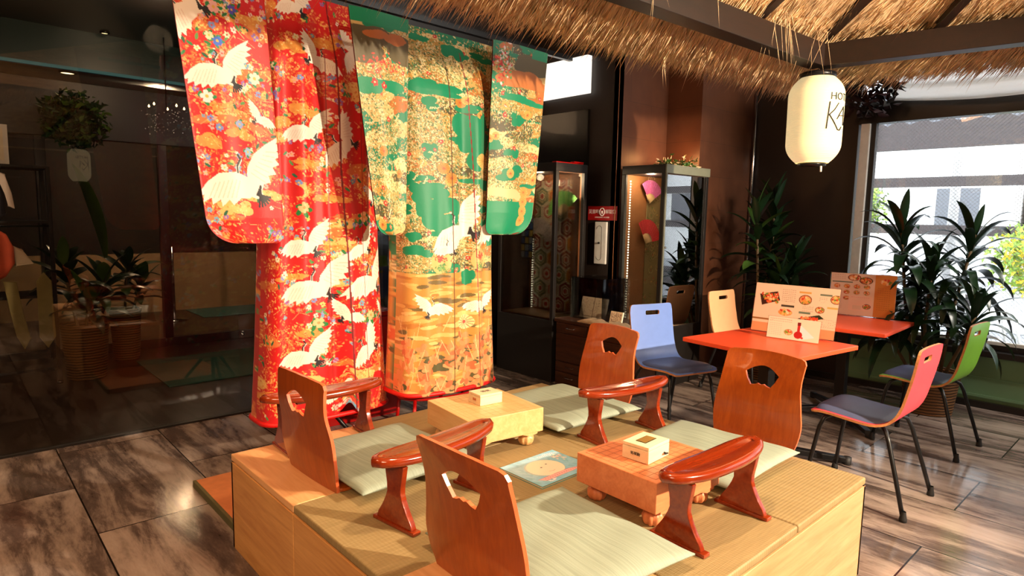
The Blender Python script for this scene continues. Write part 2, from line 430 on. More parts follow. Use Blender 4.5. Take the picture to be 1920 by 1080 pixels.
# ================================================================== THE SETTING
def struct(name, mats, boxes, bevel=0):
    b = MB()
    for bx in boxes: b.box(*bx)
    o = b.build(name, mats, bevel=bevel); return tag(o, kind='structure')
struct('floor', M['floor'], [(-4, 5.1, -4.5, 3.62, -0.1, 0)])
struct('floor_lobby', M['lobby_floor'], [(-4, 3.5, 3.62, 9.5, -0.1, 0)])
struct('ceiling', M['black_wall'], [(-4, 5.2, -4.6, 3.64, 3.6, 3.7)])
t_ = plain('teal_ceiling', (44, 66, 66), 0.35, var=0.1, scale=2); M['teal'] = t_
struct('ceiling_lobby', M['black_wall'], [(-4, 3.5, 3.64, 6.3, 2.95, 3.05)])
struct('ceiling_entrance', M['black_wall'], [(-4, 3.5, 6.3, 9.5, 2.95, 3.05)])
struct('wall_front', M['dark_wall'], [(-4, 5.2, -4.6, -4.5, 0, 3.6)])
struct('wall_left', M['dark_wall'], [(-4.1, -4, -4.6, 9.5, 0, 3.6)])
struct('wall_lobby_end', plain('beige_wall', (44, 34, 28), 0.6, var=0.1, scale=2), [(-4, 3.5, 9.5, 9.6, 0, 3.0)])
struct('wall_bulkhead', M['black_wall'], [(-4, 3.5, 3.6, 3.68, 2.95, 3.6)])
struct('wall_back', M['tile_wall'], [(3.5, 5.2, 2.6, 2.7, 0, 3.6)])
struct('wall_back_pilaster', M['tile_wall'], [(4.15, 5.1, 2.25, 2.6, 0, 3.6)])
struct('wall_centre', M['dark_wall'], [(3.5, 3.6, 2.601, 9.5, 0, 3.6)])
struct('wall_right', M['dark_wall'], [(5.1, 5.2, 1.3, 2.6, 0, 3.6), (5.1, 5.2, -4.5, 1.3, 3.05, 3.6), (5.1, 5.2, -4.5, -3.4, 0.4, 3.05)])
struct('wall_right_lower', M['green_wall'], [(5.1, 5.2, -4.5, 1.3, 0, 0.41), (5.085, 5.1, -4.5, 1.3, 0.08, 0.10), (5.09, 5.1, -4.5, 1.3, 0.232, 0.238),
        (5.09, 5.1, 0.55, 0.556, 0.1, 0.41), (5.09, 5.1, -0.4, -0.394, 0.1, 0.41)])
struct('baseboard_right', M['black_frame'], [(5.06, 5.1, -4.5, 2.25, 0, 0.05)])
struct('trim_sill', M['black_frame'], [(5.02, 5.22, -4.5, 1.3, 0.41, 0.455)], 0.004)
# window_1: frame, sashes and wired glass
wb = MB()
wb.box(5.09, 5.2, -3.4, 1.3, 2.25, 2.42); wb.box(5.09, 5.2, -3.4, 1.3, 2.98, 3.05); wb.box(5.09, 5.2, -1.66, -1.6, 0.455, 2.25)
wb.box(5.10, 5.16, 1.16, 1.2, 0.455, 2.25); wb.box(5.1, 5.2, -3.4, 1.3, 0.455, 0.50)
w1 = tag(wb.build('window_1', M['black_frame'], bevel=0.003), kind='structure')
jb = MB(); jb.box(5.07, 5.2, 1.2, 1.27, 0.455, 2.25); jb.build('jamb', M['white_metal'], w1, 0.003)
g = MB(); g.box(5.14, 5.146, -3.4, 1.2, 0.5, 2.25); g.build('window_pane', M['window_glass'], w1)
g = MB(); g.box(5.14, 5.146, -3.4, 1.3, 2.42, 2.98); g.build('window_pane', glass('clear_glass', (0.97, 0.97, 0.97), 0.05), w1)
ws = MB(); ws.box(5.1, 5.14, -3.4, 1.2, 0.50, 0.525); ws.build('window_sill', M['white_metal'], w1)
# partition between the room and the lobby
pf = MB()
for x in (-3.9, -1.9, 3.42): pf.box(x, x+0.06, 3.6, 3.65, 0, 2.95)
pf.box(-4, 3.5, 3.6, 3.65, 0, 0.012); pf.box(-4, 3.5, 3.6, 3.65, 2.9, 2.95)
pw = tag(pf.build('window_2', M['black_frame']), kind='structure')
g = MB(); g.box(-3.9, 3.45, 3.62, 3.63, 0.012, 2.9); g.build('window_pane', M['partition_glass'], pw)
# entrance doors at the far end of the lobby
df = MB()
df.box(-4, 3.5, 6.3, 6.42, 2.05, 2.55); df.box(-4, 3.5, 6.32, 6.4, 0, 0.09)
for x in (-2.3, -0.15, 0.84, 2.2, 3.4): df.box(x, x+0.08, 6.32, 6.4, 0.09, 2.05)
dr = tag(df.build('door_1', M['black_frame'], bevel=0.004), kind='structure')
g = MB(); g.box(-2.3, 3.45, 6.35, 6.358, 0.09, 2.05); g.build('door_glass', M['partition_glass'], dr)
lk = MB(); lk.lathe([(0, -0.012), (0.028, -0.01), (0.03, 0), (0.03, 0.02)], 20, M=T(1.6, 6.3, 0.06, rx=PI/2)); lk.build('door_lock', M['chrome'], dr)
cn = MB(); cn.box(-4, 3.5, 6.0, 6.3, 2.6, 2.95); tag(cn.build('trim_1', M['teal']), kind='structure')
cs = MB(); cs.box(-4, 3.5, 5.97, 6.0, 2.6, 2.625); tag(cs.build('trim_2', emis('cove_strip', (60, 120, 125), 0.35, (60, 110, 112))), kind='structure')
# glossy black board and bright transom light on the centre wall
struct('trim_3', M['black_gloss'], [(3.47, 3.5, 2.96, 3.58, 1.87, 2.36)])
lt = MB(); lt.box(3.44, 3.5, 2.96, 3.56, 2.5, 2.82)
ltm = emis('lit_panel', (255, 252, 242), 1.1)
tag(lt.build('wall_light_panel', ltm, bevel=0.004), 'rectangular white glowing light panel high on the dark wall beside the green kimono', 'light panel')
# bright metal corner strip where the tiled pilaster meets the right wall
cp = MB(); cp.tube([(5.07, 2.225, 0.0), (5.07, 2.225, 3.6)], 0.012, 10); tag(cp.build('trim_4', M['chrome']), kind='structure')
# sliding rail under the ceiling
tr = MB(); tr.box(-2, 3.4, 3.1, 3.14, 2.78, 2.82); tag(tr.build('trim_5', M['black_metal']), kind='structure')

# lobby light fittings and lobby things
def disc_light(x, y, z, r, st, label, name='downlight', mat=None):
    t = empty(name, (x, y, z), 0, label, 'ceiling light', 'round downlights in the lobby ceiling')
    MB().lathe([(r*1.25, 0), (r*1.25, -0.012), (r, -0.014), (r, 0)], 24).build('rim', M['black_metal'], t)
    MB().lathe([(0.0, -0.006), (r, -0.006)], 24).build('diffuser', mat or emis('downlight_disc', (255, 226, 160), st), t)
    return t
disc_light(0.10, 6.12, 2.6, 0.055, 6, 'larger round warm downlight glowing in the lobby ceiling edge above the doors')
disc_light(0.36, 5.9, 2.95, 0.03, 4, 'small round downlight in the lobby ceiling right of the larger one')
lamp('lobby_lamp_light', 'POINT', (0.5, 4.7, 2.7), 20, WARM, size=0.1)
lamp('entrance_fill_light', 'POINT', (1.2, 7.6, 2.3), 90, WARM, size=0.1)  # fill added to brighten the low wall beyond the doors
mt = MB(); mt.box(0.45, 1.75, 4.62, 5.72, 0, 0.012); tag(mt.build('doormat', plain('teal_mat', (58, 110, 96), 0.8, var=0.06), bevel=0.003), 'teal green rectangular doormat on the dark lobby floor before the glass doors', 'doormat')
mt = MB(); mt.box(1.7, 2.9, 8.0, 8.8, 0, 0.012); tag(mt.build('doormat', plain('teal_mat_2', (60, 120, 110), 0.8, var=0.06), bevel=0.003), 'teal doormat lying beyond the glass entrance doors', 'doormat')
st = empty('queue_post', (1.35, 8.0, 0), 0, 'thin chrome post on a round base standing beyond the entrance doors', 'post')
MB().lathe([(0, 0), (0.16, 0), (0.16, 0.015), (0.03, 0.03), (0, 0.03)], 28).build('base', M['chrome'], st)
MB().tube([(0, 0, 0.03), (0, 0, 0.95)], 0.018, 12).build('pole', M['chrome'], st)
lw = MB(); lw.box(-2.2, 3.4, 8.9, 9.1, 0, 0.80); tag(lw.build('low_wall', plain('tan_stone', (196, 160, 116), 0.6, var=0.12, scale=4)), 'tan low wall running across the entrance behind the glass doors', 'low wall')

# ================================================================== OUTSIDE THE WINDOW
M['white_plaster'] = plain('white_plaster', (205, 205, 205), 0.8, var=0.05, scale=2)
M['rail_dark'] = plain('dark_fence', (66, 58, 58), 0.6, var=0.1)
tg = MB(); tg.box(5.2, 30, -30, 14, -0.12, -0.02); tag(tg.build('terrace_floor', plain('terrace_paving', (122, 124, 130), 0.6, var=0.08, scale=3)), kind='structure')
fe = empty('terrace_fence', (10.5, 0, 0), 0, 'dark horizontal rail fence across the terrace outside the window', 'fence')
b = MB(); b.box(0, 0.08, -14, 3.3, 2.57, 3.02); b.build('top_board', M['rail_dark'], fe)
for z0, z1 in ((1.99, 2.14), (1.26, 1.41)):
    b = MB(); b.box(0, 0.06, -14, 3.3, z0, z1); b.build('rail', M['rail_dark'], fe)
b = MB(); b.box(0, 0.06, -14, 3.3, 0.0, 0.38); b.build('lower_board', M['rail_dark'], fe)
for y in (2.95, -2.2, -7.4):
    b = MB(); b.box(-0.05, 0.1, y, y+0.14, -0.02, 3.0); b.build('post', M['rail_dark'], fe)
# corrugated awning edge
aw = MB(); n = 140
vs = []; fs = []
for i in range(n+1):
    y = 2.0 - i*0.06; z = 0.022*math.sin(i*PI/1.6)
    vs += [(5.75, y, 2.36+z), (5.75, y, 2.325+z), (5.3, y, 2.5+z), (5.3, y, 2.47+z)]
for i in range(n):
    a = 4*i; fs += [(a, a+1, a+5, a+4), (a+2, a, a+4, a+6), (a+1, a+3, a+7, a+5)]
aw.add(vs, fs, 0, True)
tag(aw.build('awning', plain('corrugated_sheet', (205, 205, 212), 0.5)), 'pale corrugated awning edge just outside the top of the window', 'awning')
# planter with flowering bush
def bush(name, loc, r, n, label, cat, mats, parent=None, leaf=0.06, flat=1.0):
    b = MB(); rr = random.Random(sum(map(ord, name)) + int(loc[0]*10))
    for i in range(n):
        d = Vector((rr.gauss(0, 1), rr.gauss(0, 1), rr.gauss(0, 1)*flat)).normalized() * (r * rr.uniform(0.45, 1.0)); p = Vector(loc) + d
        u = Vector((rr.gauss(0, 1), rr.gauss(0, 1), rr.gauss(0, 1))).normalized(); v = u.orthogonal().normalized(); L = leaf*rr.uniform(0.6, 1.3)
        wv = u.cross(v)*L*0.12
        b.add([p, p+u*L*0.5+v*L*0.28+wv, p+u*L, p+u*L*0.5-v*L*0.28+wv], [(0, 1, 2), (0, 2, 3)], 0 if rr.random() < 0.72 else 1, True)
    o = b.build(name, mats, parent)
    if label: tag(o, label, cat)
    return o
pl = empty('planter', (9.95, 0.95, 0), 0, 'pale planter box holding a yellow flowering bush on the terrace', 'planter')
MB().box(-0.25, 0.25, -0.8, 0.3, -0.02, 0.5).build('planter_box', M['white_plaster'], pl, 0.01)
bush('foliage', (0, -0.25, 0.98), 0.55, 1500, None, None, [M['leaf_bright'], M['flower_yellow']], pl, 0.09)
bu = empty('street_bush', (11.6, 3.5, 0), 0, 'light green bush outside at the left end of the window', 'bush')
bush('foliage', (0, 0, 1.7), 0.5, 900, None, None, [M['leaf_bright'], M['leaf_mid']], bu, 0.1)
MB().tube([(0, 0, -0.02), (0, 0, 1.6)], 0.04, 8).build('trunk', M['stem'], bu)
# white slatted garden chair
gc = empty('garden_chair', (8.45, 0.9, -0.02), math.radians(205), 'white slatted garden chair on the terrace outside the window', 'chair')
b = MB(); b.box(-0.26, 0.26, -0.26, 0.24, 0.40, 0.43); b.build('seat', M['white_metal'], gc, 0.005)
b = MB()
for i in range(7):
    x = -0.21+i*0.07; b.box(x-0.022, x+0.022, -0.01, 0.01, 0.0, 0.5, M=T(0, -0.25, 0.45, rx=math.radians(-168)) @ Matrix.Scale(-1, 4, (0, 0, 1)))
b.box(-0.26, 0.26, -0.015, 0.015, 0.48, 0.53, M=T(0, -0.25, 0.45, rx=math.radians(12)))
b.build('backrest', M['white_metal'], gc)
for sx in (-1, 1):
    for sy in (-1, 1):
        MB().tube([(sx*0.24, sy*0.22, 0.42), (sx*0.27, sy*0.3, 0)], 0.018, 8).build('leg', M['white_metal'], gc)
# buildings across the street
def building(name, x, y0, y1, h, label, rows, cols, wcol, mat):
    e = empty(name, (x, (y0+y1)/2, 0), 0, label, 'building')
    L = (y1-y0)/2
    MB().box(0, 3, -L, L, -0.05, h).build('wall', mat, e)
    wm = plain('dark_window_'+name, wcol, 0.3)
    for r in range(rows):
        for c in range(cols):
            yy = -L + (c+0.5)*2*L/cols; zz = 1.2 + r*(h-1.2)/rows
            f = MB().box(-0.06, 0.0, yy-0.55, yy+0.55, zz, zz+1.25).build('window', M['white_metal'], e)
            MB().box(-0.075, -0.06, yy-0.48, yy+0.48, zz+0.07, zz+1.18).build('window_pane', wm, f)
    return e
building('white_building', 19, 2.5, 9.5, 9, 'white building with pale grey windows across the street, seen at the window left', 3, 3, (96, 98, 104), M['white_plaster'])
bl = building('tan_building', 20, -2.4, 2.4, 10, 'cream building with brown shutters across the street, seen in mid window', 3, 3, (110, 70, 56), plain('cream_plaster', (188, 168, 148), 0.8))
building('grey_building', 18, -14, -2.6, 9, 'white building with a grey shutter front, seen at the right of the window', 3, 4, (84, 84, 90), M['white_plaster'])
sp = MB(); sp.tube([(14.0, 2.6, 0), (14.0, 2.6, 9)], 0.09, 12); tag(sp.build('utility_pole', plain('concrete_pole', (190, 186, 184), 0.7)), 'grey concrete utility pole outside across the terrace fence', 'pole')

# ================================================================== CURTAIN
cv = Canvas(3.4, 0.60, 0.02, (238, 232, 220))
def cf(X, Y):
    f = Y/0.60; yy = 1.04 - X; d = np.clip((1.15-yy)/0.9, 0, 1)
    low = 2.40 - 0.06*np.sin(np.clip((1.1-yy)/1.7, 0, 1)*PI)
    z = 2.99 - (2.99-low)*f*(0.97+0.03*np.sin(d*PI/2))
    ph = f*2*PI*5
    x = 4.98 - 0.045*np.sin(ph)*(0.4+f*0.6) - 0.05*f*d
    return x, yy, z
tc_ = NT('curtain_cloth_sheer'); tc_.n.remove(tc_.p)
d1 = tc_.node('ShaderNodeBsdfDiffuse'); d1.inputs[0].default_value = (0.9, 0.88, 0.84, 1); d2 = tc_.node('ShaderNodeBsdfTranslucent'); d2.inputs[0].default_value = (0.96, 0.94, 0.9, 1)
d3 = tc_.node('ShaderNodeMixShader'); d3.inputs[0].default_value = 0.6; tc_.l.new(d1.outputs[0], d3.inputs[1]); tc_.l.new(d2.outputs[0], d3.inputs[2]); tc_.l.new(d3.outputs[0], tc_.out.inputs[0])
cu = cv.mesh('swag_curtain', cf, tc_.mat)
tag(cu, 'off-white swagged curtain draped across the top of the window', 'curtain')
vb = bush('dried_vine', (4.86, 1.15, 2.52), 0.24, 420, None, None, [plain('dried_vine_leaf', (48, 26, 30), 0.6, var=0.3), M['ink']], None, 0.09)
tag(vb, 'bunch of dark maroon dried vine leaves hanging at the upper left window corner', 'dried vine')

# ================================================================== THE THATCHED HUT
HC = [Vector((3.03, 0.81, 2.30)), Vector((-0.75, 1.03, 2.30)), Vector((-0.9, -4.0, 2.30)), Vector((3.85, -3.7, 2.30))]
APEX = Vector((1.25, -1.6, 3.42))
hut = empty('thatched_hut', (1.2, -1.6, 0), 0, 'straw thatched hut roof on dark wooden beams over the tatami platform', 'hut roof')
HINV = Matrix.Translation((-1.2, 1.6, 0))
def hb(name, a, b, wd, ht, mat=None, ext=0.0):
    a, b = Vector(a), Vector(b); d = (b-a); L = d.length; d.normalize()
    side = d.cross(Vector((0, 0, 1))).normalized(); up = side.cross(d)
    Mx = Matrix((( d.x, side.x, up.x, a.x), (d.y, side.y, up.y, a.y), (d.z, side.z, up.z, a.z), (0, 0, 0, 1)))
    m = MB(); m.box(-ext, L+ext, -wd/2, wd/2, 0, ht, M=HINV @ Mx)
    return m.build(name, mat or M['dark_beam'], hut, 0.004)
for i in range(4): hb('beam', HC[i], HC[(i+1) % 4], 0.10, 0.125)
up = Vector((0, 0, 0.125))
for i in range(4): hb('rafter', HC[i]+up, APEX-Vector((0, 0, 0.05)), 0.06, 0.07)
for i in range(4):
    a, b = HC[i], HC[(i+1) % 4]
    for k in {0: (0.18, 0.5, 0.78), 3: (0.25, 0.55, 0.875)}.get(i, (0.28, 0.52, 0.76)):
        p = a.lerp(b, k)+up
        hb('rafter', p, p.lerp(APEX-Vector((0, 0, 0.05)), 0.93), 0.05, 0.055)
for i, j, z in ((2, 2, 0), (3, 3, 0)):
    p = HC[i]; m = MB(); m.box(-0.055, 0.055, -0.055, 0.055, 0, 2.3, M=HINV @ Matrix.Translation((p.x, p.y, 0))); m.build('post', M['dark_beam'], hut, 0.004)
# roof slab
ctr = Vector((1.25, -1.6, 0))
EV = []
for i in range(4):
    p = HC[i]; q0 = HC[i-1]; q1 = HC[(i+1) % 4]
    d0 = (p-q0).normalized(); d1 = (p-q1).normalized()
    EV.append(Vector((p.x, p.y, 2.30)) + (d0+d1)*0.36)
    EV[-1].z = 2.30
slab = MB()
for lo in (0, 1):
    off = Vector((0, 0, 0.10*lo)); ap = APEX + Vector((0, 0, 0.07+0.12*lo)); 
    for i in range(4):
        a, b = EV[i]+off, EV[(i+1) % 4]+off
        n = 14; vs = []; fs = []
        for j in range(n+1):
            for k in range(n+1):
                p = a.lerp(b, k/n).lerp(ap, j/n*0.995); vs.append(HINV @ p)
        for j in range(n):
            for k in range(n):
                q = j*(n+1)+k; fs.append((q, q+1, q+n+2, q+n+1))
        slab.add(vs, fs, 0, False)
slab.build('thatch', M['straw'], hut)
def strands(name, items, mat):
    m = MB(); vs = []; fs = []
    for p0, d, L, wd, bend in items:
        side = d.cross(Vector((rnd.uniform(-1, 1), rnd.uniform(-1, 1), rnd.uniform(-1, 1)))).normalized()*wd
        p1 = p0 + d*L*0.55; p2 = p0 + d*L + bend; b0 = len(vs)
        s2 = side.cross(d).normalized()*wd
        vs += [p0+side, p0-side, p0+s2, p1+side*0.9, p1-side*0.9, p1+s2*0.9, p2]
        fs += [(b0, b0+1, b0+4, b0+3), (b0+1, b0+2, b0+5, b0+4), (b0+2, b0, b0+3, b0+5), (b0+3, b0+4, b0+6), (b0+4, b0+5, b0+6), (b0+5, b0+3, b0+6)]
    m.add(vs, fs, 0, True, HINV)
    o = m.build(name, mat, hut); o['kind'] = 'stuff'; return o
it = []
for i, cnt in ((0, 19000), (3, 11000)):
    a, b = EV[i], EV[(i+1) % 4]
    e = (b-a).normalized(); outw = Vector((e.y, -e.x, 0)); 
    if outw.dot((a+b)/2-ctr) < 0: outw = -outw
    bi, bj = HC[i], HC[(i+1) % 4]
    sl = ((APEX - (bi+bj)/2)); sl.normalize()
    for k in range(cnt):
        s = rnd.uniform(-0.005, 1.005)
        if i == 3 and s < 0.35: s = rnd.uniform(0.35, 1.0)
        if i == 0 and s > 0.9: s = rnd.uniform(0, 0.9)
        q = a.lerp(b, s); ap = APEX + Vector((0, 0, 0.07))
        f = rnd.uniform(0.0, 0.16); p = q.lerp(ap, f)
        din = (q-ap).normalized()
        tilt = Vector((rnd.gauss(0, 0.075), rnd.gauss(0, 0.075), rnd.gauss(-0.07, 0.06))) - e*0.20*(1 if i == 0 else -1)
        d = (din + tilt).normalized()
        L = rnd.uniform(0.20, 0.33) if f > 0.04 else rnd.uniform(0.05, 0.14)
        pz = Vector((0, 0, rnd.uniform(-0.03, 0.07)))
        it.append((p+pz, d, L, rnd.uniform(0.0020, 0.0055), Vector((rnd.gauss(0, 0.012), rnd.gauss(0, 0.012), -abs(rnd.gauss(0, 0.02))))))
strands('thatch_fringe', it, M['straw'])
it = []
for i, cnt in ((0, 5000), (3, 5000)):
    a, b = EV[i], EV[(i+1) % 4]; e = (b-a).normalized()
    for k in range(cnt):
        s = rnd.uniform(0, 0.6) if i == 0 else rnd.uniform(0.4, 1)
        q = a.lerp(b, s); ap = APEX + Vector((0, 0, 0.07)); f = rnd.uniform(0.12, 0.62); p = q.lerp(ap, f)
        d = ((q-ap).normalized() + Vector((rnd.gauss(0, 0.13), rnd.gauss(0, 0.13), rnd.gauss(0, 0.03)))).normalized()
        it.append((p+Vector((0, 0, rnd.uniform(-0.012, 0.008))), d, rnd.uniform(0.15, 0.4), rnd.uniform(0.0012, 0.0026), Vector((0, 0, -abs(rnd.gauss(0, 0.012))))))
strands('thatch_lining', it, M['straw'])
for i in (0, 3):                                                # sewn straw ridges under the roof
    for f in (0.27, 0.45):
        ap = APEX + Vector((0, 0, 0.06)); a = EV[i].lerp(ap, f); b = EV[(i+1) % 4].lerp(ap, f); a.z -= 0.004; b.z -= 0.004
        m = MB(); m.tube([HINV @ a.lerp(b, k/20) for k in range(21)], 0.017, 8, flat=0.5)
        m.build('thatch_batten', M['straw'], hut)
it = []
for k in range(26):                                             # loose straws hanging by the beam
    p = HC[0].lerp(HC[1], rnd.choice([0.14, 0.15, 0.16, 0.05, 0.3, 0.42]))+Vector((rnd.uniform(-.05, .05), rnd.uniform(-0.12, 0.0), 0.16))
    it.append((p, Vector((rnd.gauss(-0.15, 0.2), rnd.gauss(-0.1, 0.1), -1)).normalized(), rnd.uniform(0.12, 0.34), 0.0016, Vector((0, 0, 0))))
for k in range(5):
    p = EV[0].lerp(EV[1], 0.28)+Vector((rnd.uniform(-.02, .02), 0, 0)); it.append((p, Vector((rnd.gauss(0.06, 0.05), 0, -1)).normalized(), rnd.uniform(0.12, 0.22), 0.002, Vector((0.02, 0, 0))))
strands('loose_straw', it, M['straw'])

# ------------------------------------------------------------------ paper lanterns
def mk_lantern_paper():
    t = NT('lantern_paper'); tc = t.coords((1, 1, 1)); sp = t.node('ShaderNodeSeparateXYZ'); t.l.new(tc, sp.inputs[0])
    rib = t.math('SINE', t.math('MULTIPLY', sp.outputs[2], 2*PI/0.0085))
    lw_ = t.node('ShaderNodeLayerWeight'); lw_.inputs[0].default_value = 0.35
    c = t.mix(t.math('MULTIPLY', t.math('ADD', rib, 1.0), 0.05), hexc(255, 238, 184), hexc(222, 190, 130))
    t.set(c, 0.7); t.l.new(c, t.p.inputs['Emission Color']); t.p.inputs['Emission Strength'].default_value = 0.50
    t.bump(rib, 0.3, 0.002)
    return t.mat
M['lantern'] = mk_lantern_paper()
def lantern(loc, label):
    t = empty('paper_lantern', loc, 0, label, 'lantern', None)
    prof = []
    for k in range(41):
        a = k/40; z = -0.245 + 0.49*a
        e = abs(2*a-1); r = 0.153*(1-0.40*max(0, (e-0.55)/0.45)**2.2) * (1-0.02*(1-a))
        prof.append((r, z))
    prof = [(0.09, -0.247)] + prof + [(0.09, 0.247)]
    body = MB().lathe(prof, 56).build('shade', M['lantern'], t)
    MB().lathe([(0.0, 0.243), (0.100, 0.243), (0.100, 0.268), (0.09, 0.273), (0.0, 0.273)], 36).build('top_ring', M['black_metal'], t)
    MB().lathe([(0.0, -0.247), (0.078, -0.247), (0.078, -0.262), (0.0, -0.264)], 36).build('bottom_ring', M['black_metal'], t)
    MB().tube([(-0.03, 0, 0.272), (-0.015, 0, 0.282), (0.0, 0, 0.298), (0.012, 0, 0.282), (0.035, 0, 0.272)], 0.0022, 6).build('wire_hanger', M['chrome'], t)
    tl = MB().tube([(0.01, -0.05, -0.262), (0.012, -0.05, -0.298)], 0.006, 8); tl.tube([(0.045, -0.04, -0.262), (0.045, -0.04, -0.292)], 0.004, 8)
    tl.build('bulb_hook', M['white_metal'], t)
    def wr(co, az0, z0, r0=0.1545):
        az = az0 + co.x/0.153
        return Vector(((r0+co.z)*math.cos(az), (r0+co.z)*math.sin(az), z0+co.y))
    text_mesh('lettering', 'HOTEL', 0.058, M['ink'], t, wrap=lambda c: wr(c, math.radians(-129), 0.115), align='LEFT')
    st_ = MB()
    for pts, r in (([(0.0, 0.075), (-0.006, 0.0), (-0.012, -0.075)], 0.0035), ([(0.058, 0.07), (0.03, 0.03), (0.0, 0.002)], 0.0028), ([(0.0, 0.004), (0.03, -0.035), (0.062, -0.078), (0.08, -0.08), (0.095, -0.06)], 0.0032),
                   ([(0.052, -0.02), (0.075, 0.015), (0.11, 0.055), (0.118, -0.05)], 0.003), ([(0.07, 0.0), (0.12, 0.005)], 0.0025)):
        P = []
        for (x1, y1), (x2, y2) in zip(pts, pts[1:]):
            for k in range(6): P.append((x1+(x2-x1)*k/6, y1+(y2-y1)*k/6))
        P.append(pts[-1])
        st_.tube([wr(Vector((x, y, 0)), math.radians(-129), 0.01) for x, y in P], r, 6)
    st_.build('logo', M['ink'], t)
    return t
lantern((3.03, 0.81, 2.0), 'glowing cream paper lantern hanging from the corner of the thatched hut')
l2 = lantern((0.86, -3.84, 2.07), 'cream paper lantern on the rear hut beam, seen mirrored in the dark glass')
l2.rotation_euler.z = math.radians(180)

# ================================================================== THE TATAMI PLATFORM
PH = 0.408
pf = empty('tatami_platform', (0.91, 0.91, 0), 0, 'low light-wood platform topped with tatami mats under the thatched hut', 'platform')
ox = oy = -0.91
S = 1.815
def pbox(name, mat, x0, x1, y0, y1, z0, z1, bev=0.003):
    return MB().box(x0+ox, x1+ox, y0+oy, y1+oy, z0, z1).build(name, mat, pf, bev)
pbox('core', M['platform'], 0.02, S-0.02, 0.02, S-0.02, 0.0, PH-0.03, 0)
for k in range(3):
    y0, y1 = (0, 1.198, ) if k == 0 else (1.202, S)
    if k < 2: pbox('side_panel', M['platform'], 0.0, 0.02, y0, y1, 0.0, PH-0.034)
    if k < 2: pbox('side_panel', M['platform'], S-0.02, S, y0, y1, 0.0, PH-0.034)
pbox('front_panel', M['platform_x'], 0.0, S, 0.0, 0.02, 0.0, PH-0.034)
pbox('back_panel', M['platform_x'], 0.0, S, S-0.02, S, 0.0, PH-0.034)
c3 = [0, 0.6, 1.2, S]
for i in range(3):
    for j in range(3):
        woodt = (i, j) in ((0, 0), (0, 2))
        x0, x1, y0, y1 = c3[i]+0.001, c3[i+1]-0.001, c3[j]+0.001, c3[j+1]-0.001
        if woodt: pbox('lid', M['platform_top'], x0, x1, y0, y1, PH-0.030, PH-0.002, 0.004)
        else: pbox('tatami_mat', M['tatami_x'] if (i+j) % 2 else M['tatami_y'], x0, x1, y0, y1, PH-0.030, PH, 0.007)
mt = empty('floor_mat', (0.48, 2.19, 0), 0, 'tatami floor mat with a green edge lying on the floor behind the platform', 'mat')
MB().box(-0.42, 0.42, -0.35, 0.35, 0, 0.035).build('mat_top', plain('mat_weave', (206, 128, 76), 0.7, var=0.08), mt, 0.004)
MB().box(-0.436, -0.42, -0.35, 0.35, 0, 0.037).build('border', plain('mat_border', (96, 92, 58), 0.8), mt, 0.003)

# ------------------------------------------------------------------ zabuton cushions
def cushion(cx, cy, s, rz, label, sy=None):
    cv_n = 40; vs = []; fs = []; sy = sy or s; h = 0.026
    rr = random.Random(int(cx*100))
    ph = [rr.uniform(0, 6) for _ in range(4)]
    for side in (1, -1):
        for j in range(cv_n+1):
            for i in range(cv_n+1):
                u = 2*i/cv_n-1; v = 2*j/cv_n-1
                e = (1-abs(u)**5)*(1-abs(v)**5); prof = max(0, e)**0.5
                pin = 1-0.035*(1-u*u*0)*0
                x = u*s/2*(1-0.05*(1-v*v)*abs(u)**3+0.0); y = v*sy/2*(1-0.05*(1-u*u)*abs(v)**3)
                wr_ = 0.0022*math.sin(7*u+ph[0]+3*v)+0.0016*math.sin(9*v+ph[1]-4*u)
                z = h + side*(h*prof + (wr_*prof if side > 0 else 0)) + 0.002*side
                if side < 0: z = max(z, 0.0)
                vs.append((x, y, z))
    N = (cv_n+1)**2
    for j in range(cv_n):
        for i in range(cv_n):
            a = j*(cv_n+1)+i
            fs.append((a, a+1, a+cv_n+2, a+cv_n+1)); fs.append((N+a+cv_n+1, N+a+cv_n+2, N+a+1, N+a))
    rim = [i for i in range(cv_n)] + [i*(cv_n+1)+cv_n for i in range(cv_n)] + [N-1-i for i in range(cv_n)] + [(cv_n-i)*(cv_n+1) for i in range(cv_n)]
    for a, b in zip(rim, rim[1:]+rim[:1]): fs.append((a, N+a, N+b, b))
    m = MB(); m.add(vs, fs, 0, True)
    o = m.build('floor_cushion', M['cushion']); o.location = (cx, cy, PH+SEATZ); o.rotation_euler.z = rz
    return tag(o, label, 'cushion', 'woven rush floor cushions on the platform')
SEATZ = 0.016
cushion(0.43, 1.315, 0.54, math.radians(3), 'pale green woven floor cushion in front of the left legless chair')
cushion(1.47, 1.335, 0.58, math.radians(-3), 'pale green woven floor cushion between the far right legless chair and the pale game board')
cushion(1.47, 0.51, 0.56, math.radians(2), 'pale green woven floor cushion beside the pinkish game board at the right platform edge')
cushion(0.45, 0.385, 0.56, math.radians(-4), 'large pale green woven floor cushion nearest the camera at bottom centre')

